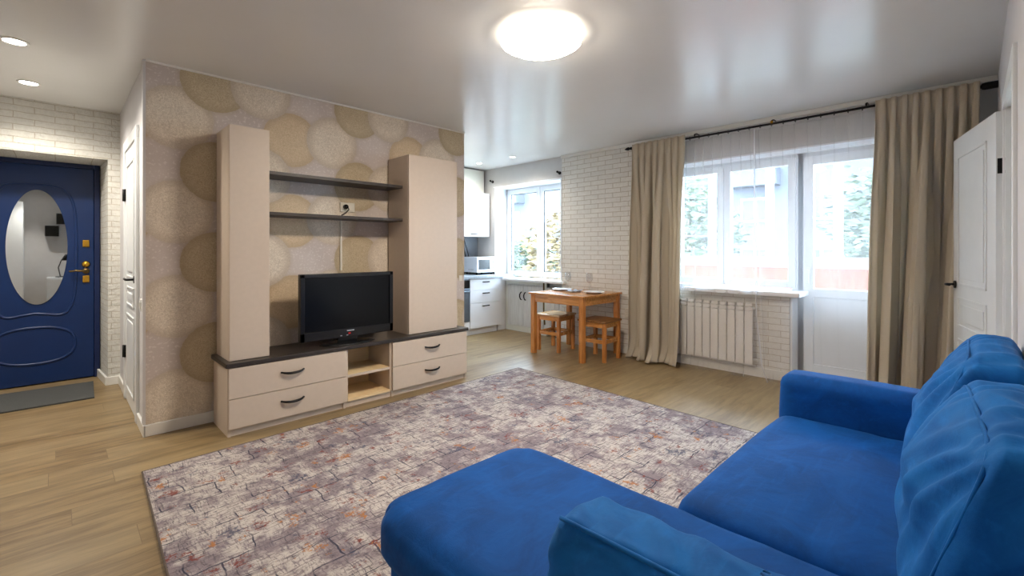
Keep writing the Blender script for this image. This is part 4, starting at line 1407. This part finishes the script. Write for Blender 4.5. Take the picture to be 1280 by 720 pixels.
downlight(-.35, -1.0, 'added unseen ceiling spot behind the viewpoint, lighting the mirror view', 50)  # added spot, brightens the area reflected in the door mirror
downlight(4.374, 5.08, 'recessed ceiling spot in front of the kitchen wall cabinets', 26, .036)
downlight(4.396, 4.41, 'recessed ceiling spot in front of the kitchen window', 26, .036)

# ------------------------------------------------------------------ things seen in the mirror
d = thing('chest', 'low white chest behind the viewpoint, seen only in the mirror', 'chest', (.25, -1.5, 0))
build('body', B(-.14, .52, -1.72, -1.3, 0, .66, bev=.004), M['kit_white'], d)
for z0, z1 in ((.03, .33), (.34, .64)):
    dr = build('drawer', B(-.135, .515, -1.3, -1.284, z0, z1, bev=.003), M['kit_white'], d)
    bm = bmesh.new(); lathe(bm, [(0, .02), (.012, .016), (.008, 0)], (.19, -1.284, (z0 + z1) / 2), 12, 'y')
    build('knob', bm, M['black_metal'], dr)
d = thing('wardrobe', 'tall white wardrobe behind the viewpoint, its edge reflected in the mirror', 'wardrobe', (-.85, -1.5, 0))
build('body', B(-1.2, -.47, -1.74, -1.32, 0, 2.2, bev=.004), M['kit_white'], d)
for x0, x1 in ((-1.197, -.837), (-.833, -.473)):
    dr = build('door', B(x0, x1, -1.318, -1.30, .02, 2.19, bev=.003), M['kit_white'], d)
    bm = bmesh.new(); cyl(bm, (-.835 + math.copysign(.04, x0 + .9), -1.285, .95), (-.835 + math.copysign(.04, x0 + .9), -1.285, 1.15), .006, 8)
    build('handle', bm, M['black_metal'], dr)
d = thing('desk_lamp', 'black desk lamp on the white chest, reflected in the mirror', 'desk lamp', (.02, -1.52, .66))
bm = bmesh.new(); lathe(bm, [(0, .02), (.075, .016), (.08, 0), (0, 0)], (.06, -1.52, .66), 24)
build('base', bm, M['black_metal'], d)
bm = bmesh.new(); tube(bm, [(.06, -1.52, .68), (.03, -1.52, .86), (.08, -1.52, 1.03), (.12, -1.50, 1.06)], .009, 8)
build('arm', bm, M['black_metal'], d)
bm = bmesh.new(); lathe(bm, [(.02, .09), (.035, .06), (.085, -.04), (.08, -.04), (.03, .055), (0, .085)], (.15, -1.5, 1.05), 24)
build('lamp_shade', bm, M['black_metal'], d)
for x0, z0, lab in ((-.17, 1.52, 'lower black box shelf reflected in the door mirror'), (.0, 1.78, 'upper black box shelf reflected in the door mirror')):
    bm = bmesh.new()
    w = .21
    box(bm, x0, x0 + w, -1.749, -1.55, z0, z0 + .012); box(bm, x0, x0 + w, -1.749, -1.55, z0 + w, z0 + w + .012)
    box(bm, x0, x0 + .012, -1.749, -1.55, z0, z0 + w); box(bm, x0 + w - .012, x0 + w, -1.749, -1.55, z0, z0 + w)
    box(bm, x0, x0 + w, -1.749, -1.74, z0, z0 + w)
    o = build('box_shelf', bm, M['black_plastic']); tag(o, lab, 'shelf', 'black box shelves')

# ------------------------------------------------------------------ light and camera
w = bpy.data.worlds.new('World'); SC.world = w; w.use_nodes = True
nt = w.node_tree; nt.nodes.clear()
o_ = nt.nodes.new('ShaderNodeOutputWorld'); b_ = nt.nodes.new('ShaderNodeBackground')
sk = nt.nodes.new('ShaderNodeTexSky')
sk.sky_type = 'HOSEK_WILKIE'; sk.turbidity = 9.0; sk.ground_albedo = .5
sk.sun_direction = Vector((.42, -.62, .67)).normalized()
mxn = nt.nodes.new('ShaderNodeMix'); mxn.data_type = 'RGBA'; mxn.inputs[0].default_value = .85
nt.links.new(sk.outputs[0], mxn.inputs[6]); mxn.inputs[7].default_value = (.70, .85, 1.0, 1)
nt.links.new(mxn.outputs[2], b_.inputs[0]); b_.inputs[1].default_value = 28.0
nt.links.new(b_.outputs[0], o_.inputs[0])

sl = bpy.data.lights.new('sun', 'SUN'); sl.energy = 7.0; sl.angle = math.radians(1.5); sl.color = (1, .95, .86)
so = bpy.data.objects.new('sun', sl); COL.objects.link(so)
so.rotation_euler = Vector((-.42, .62, -.67)).to_track_quat('-Z', 'Y').to_euler()

def portal(y0, y1, z0, z1, x):
    l = bpy.data.lights.new('window_portal', 'AREA'); l.shape = 'RECTANGLE'; l.size = z1 - z0; l.size_y = y1 - y0
    l.cycles.is_portal = True
    p = bpy.data.objects.new('window_portal', l); COL.objects.link(p)
    p.location = (x, (y0 + y1) / 2, (z0 + z1) / 2); p.rotation_euler = (0, PI / 2, 0)
portal(KY0, KY1, .83, 2.19, 5.2)
portal(-1.2, 3.6, 1.08, 2.48, 6.26)

cam = bpy.data.cameras.new('camera'); co = bpy.data.objects.new('camera', cam); COL.objects.link(co)
co.location = (0, 0, 1.24); co.rotation_euler = (PI / 2, 0, math.radians(45.17 - 90))
cam.sensor_width = 36; cam.lens = 573 / 1280 * 36; cam.shift_y = -48 / 1280; cam.clip_start = .03; cam.clip_end = 300
SC.camera = co
SC.view_settings.view_transform = 'Standard'; SC.view_settings.look = 'None'; SC.view_settings.gamma = 1
SC.view_settings.use_curve_mapping = False
SC.view_settings.exposure = .62
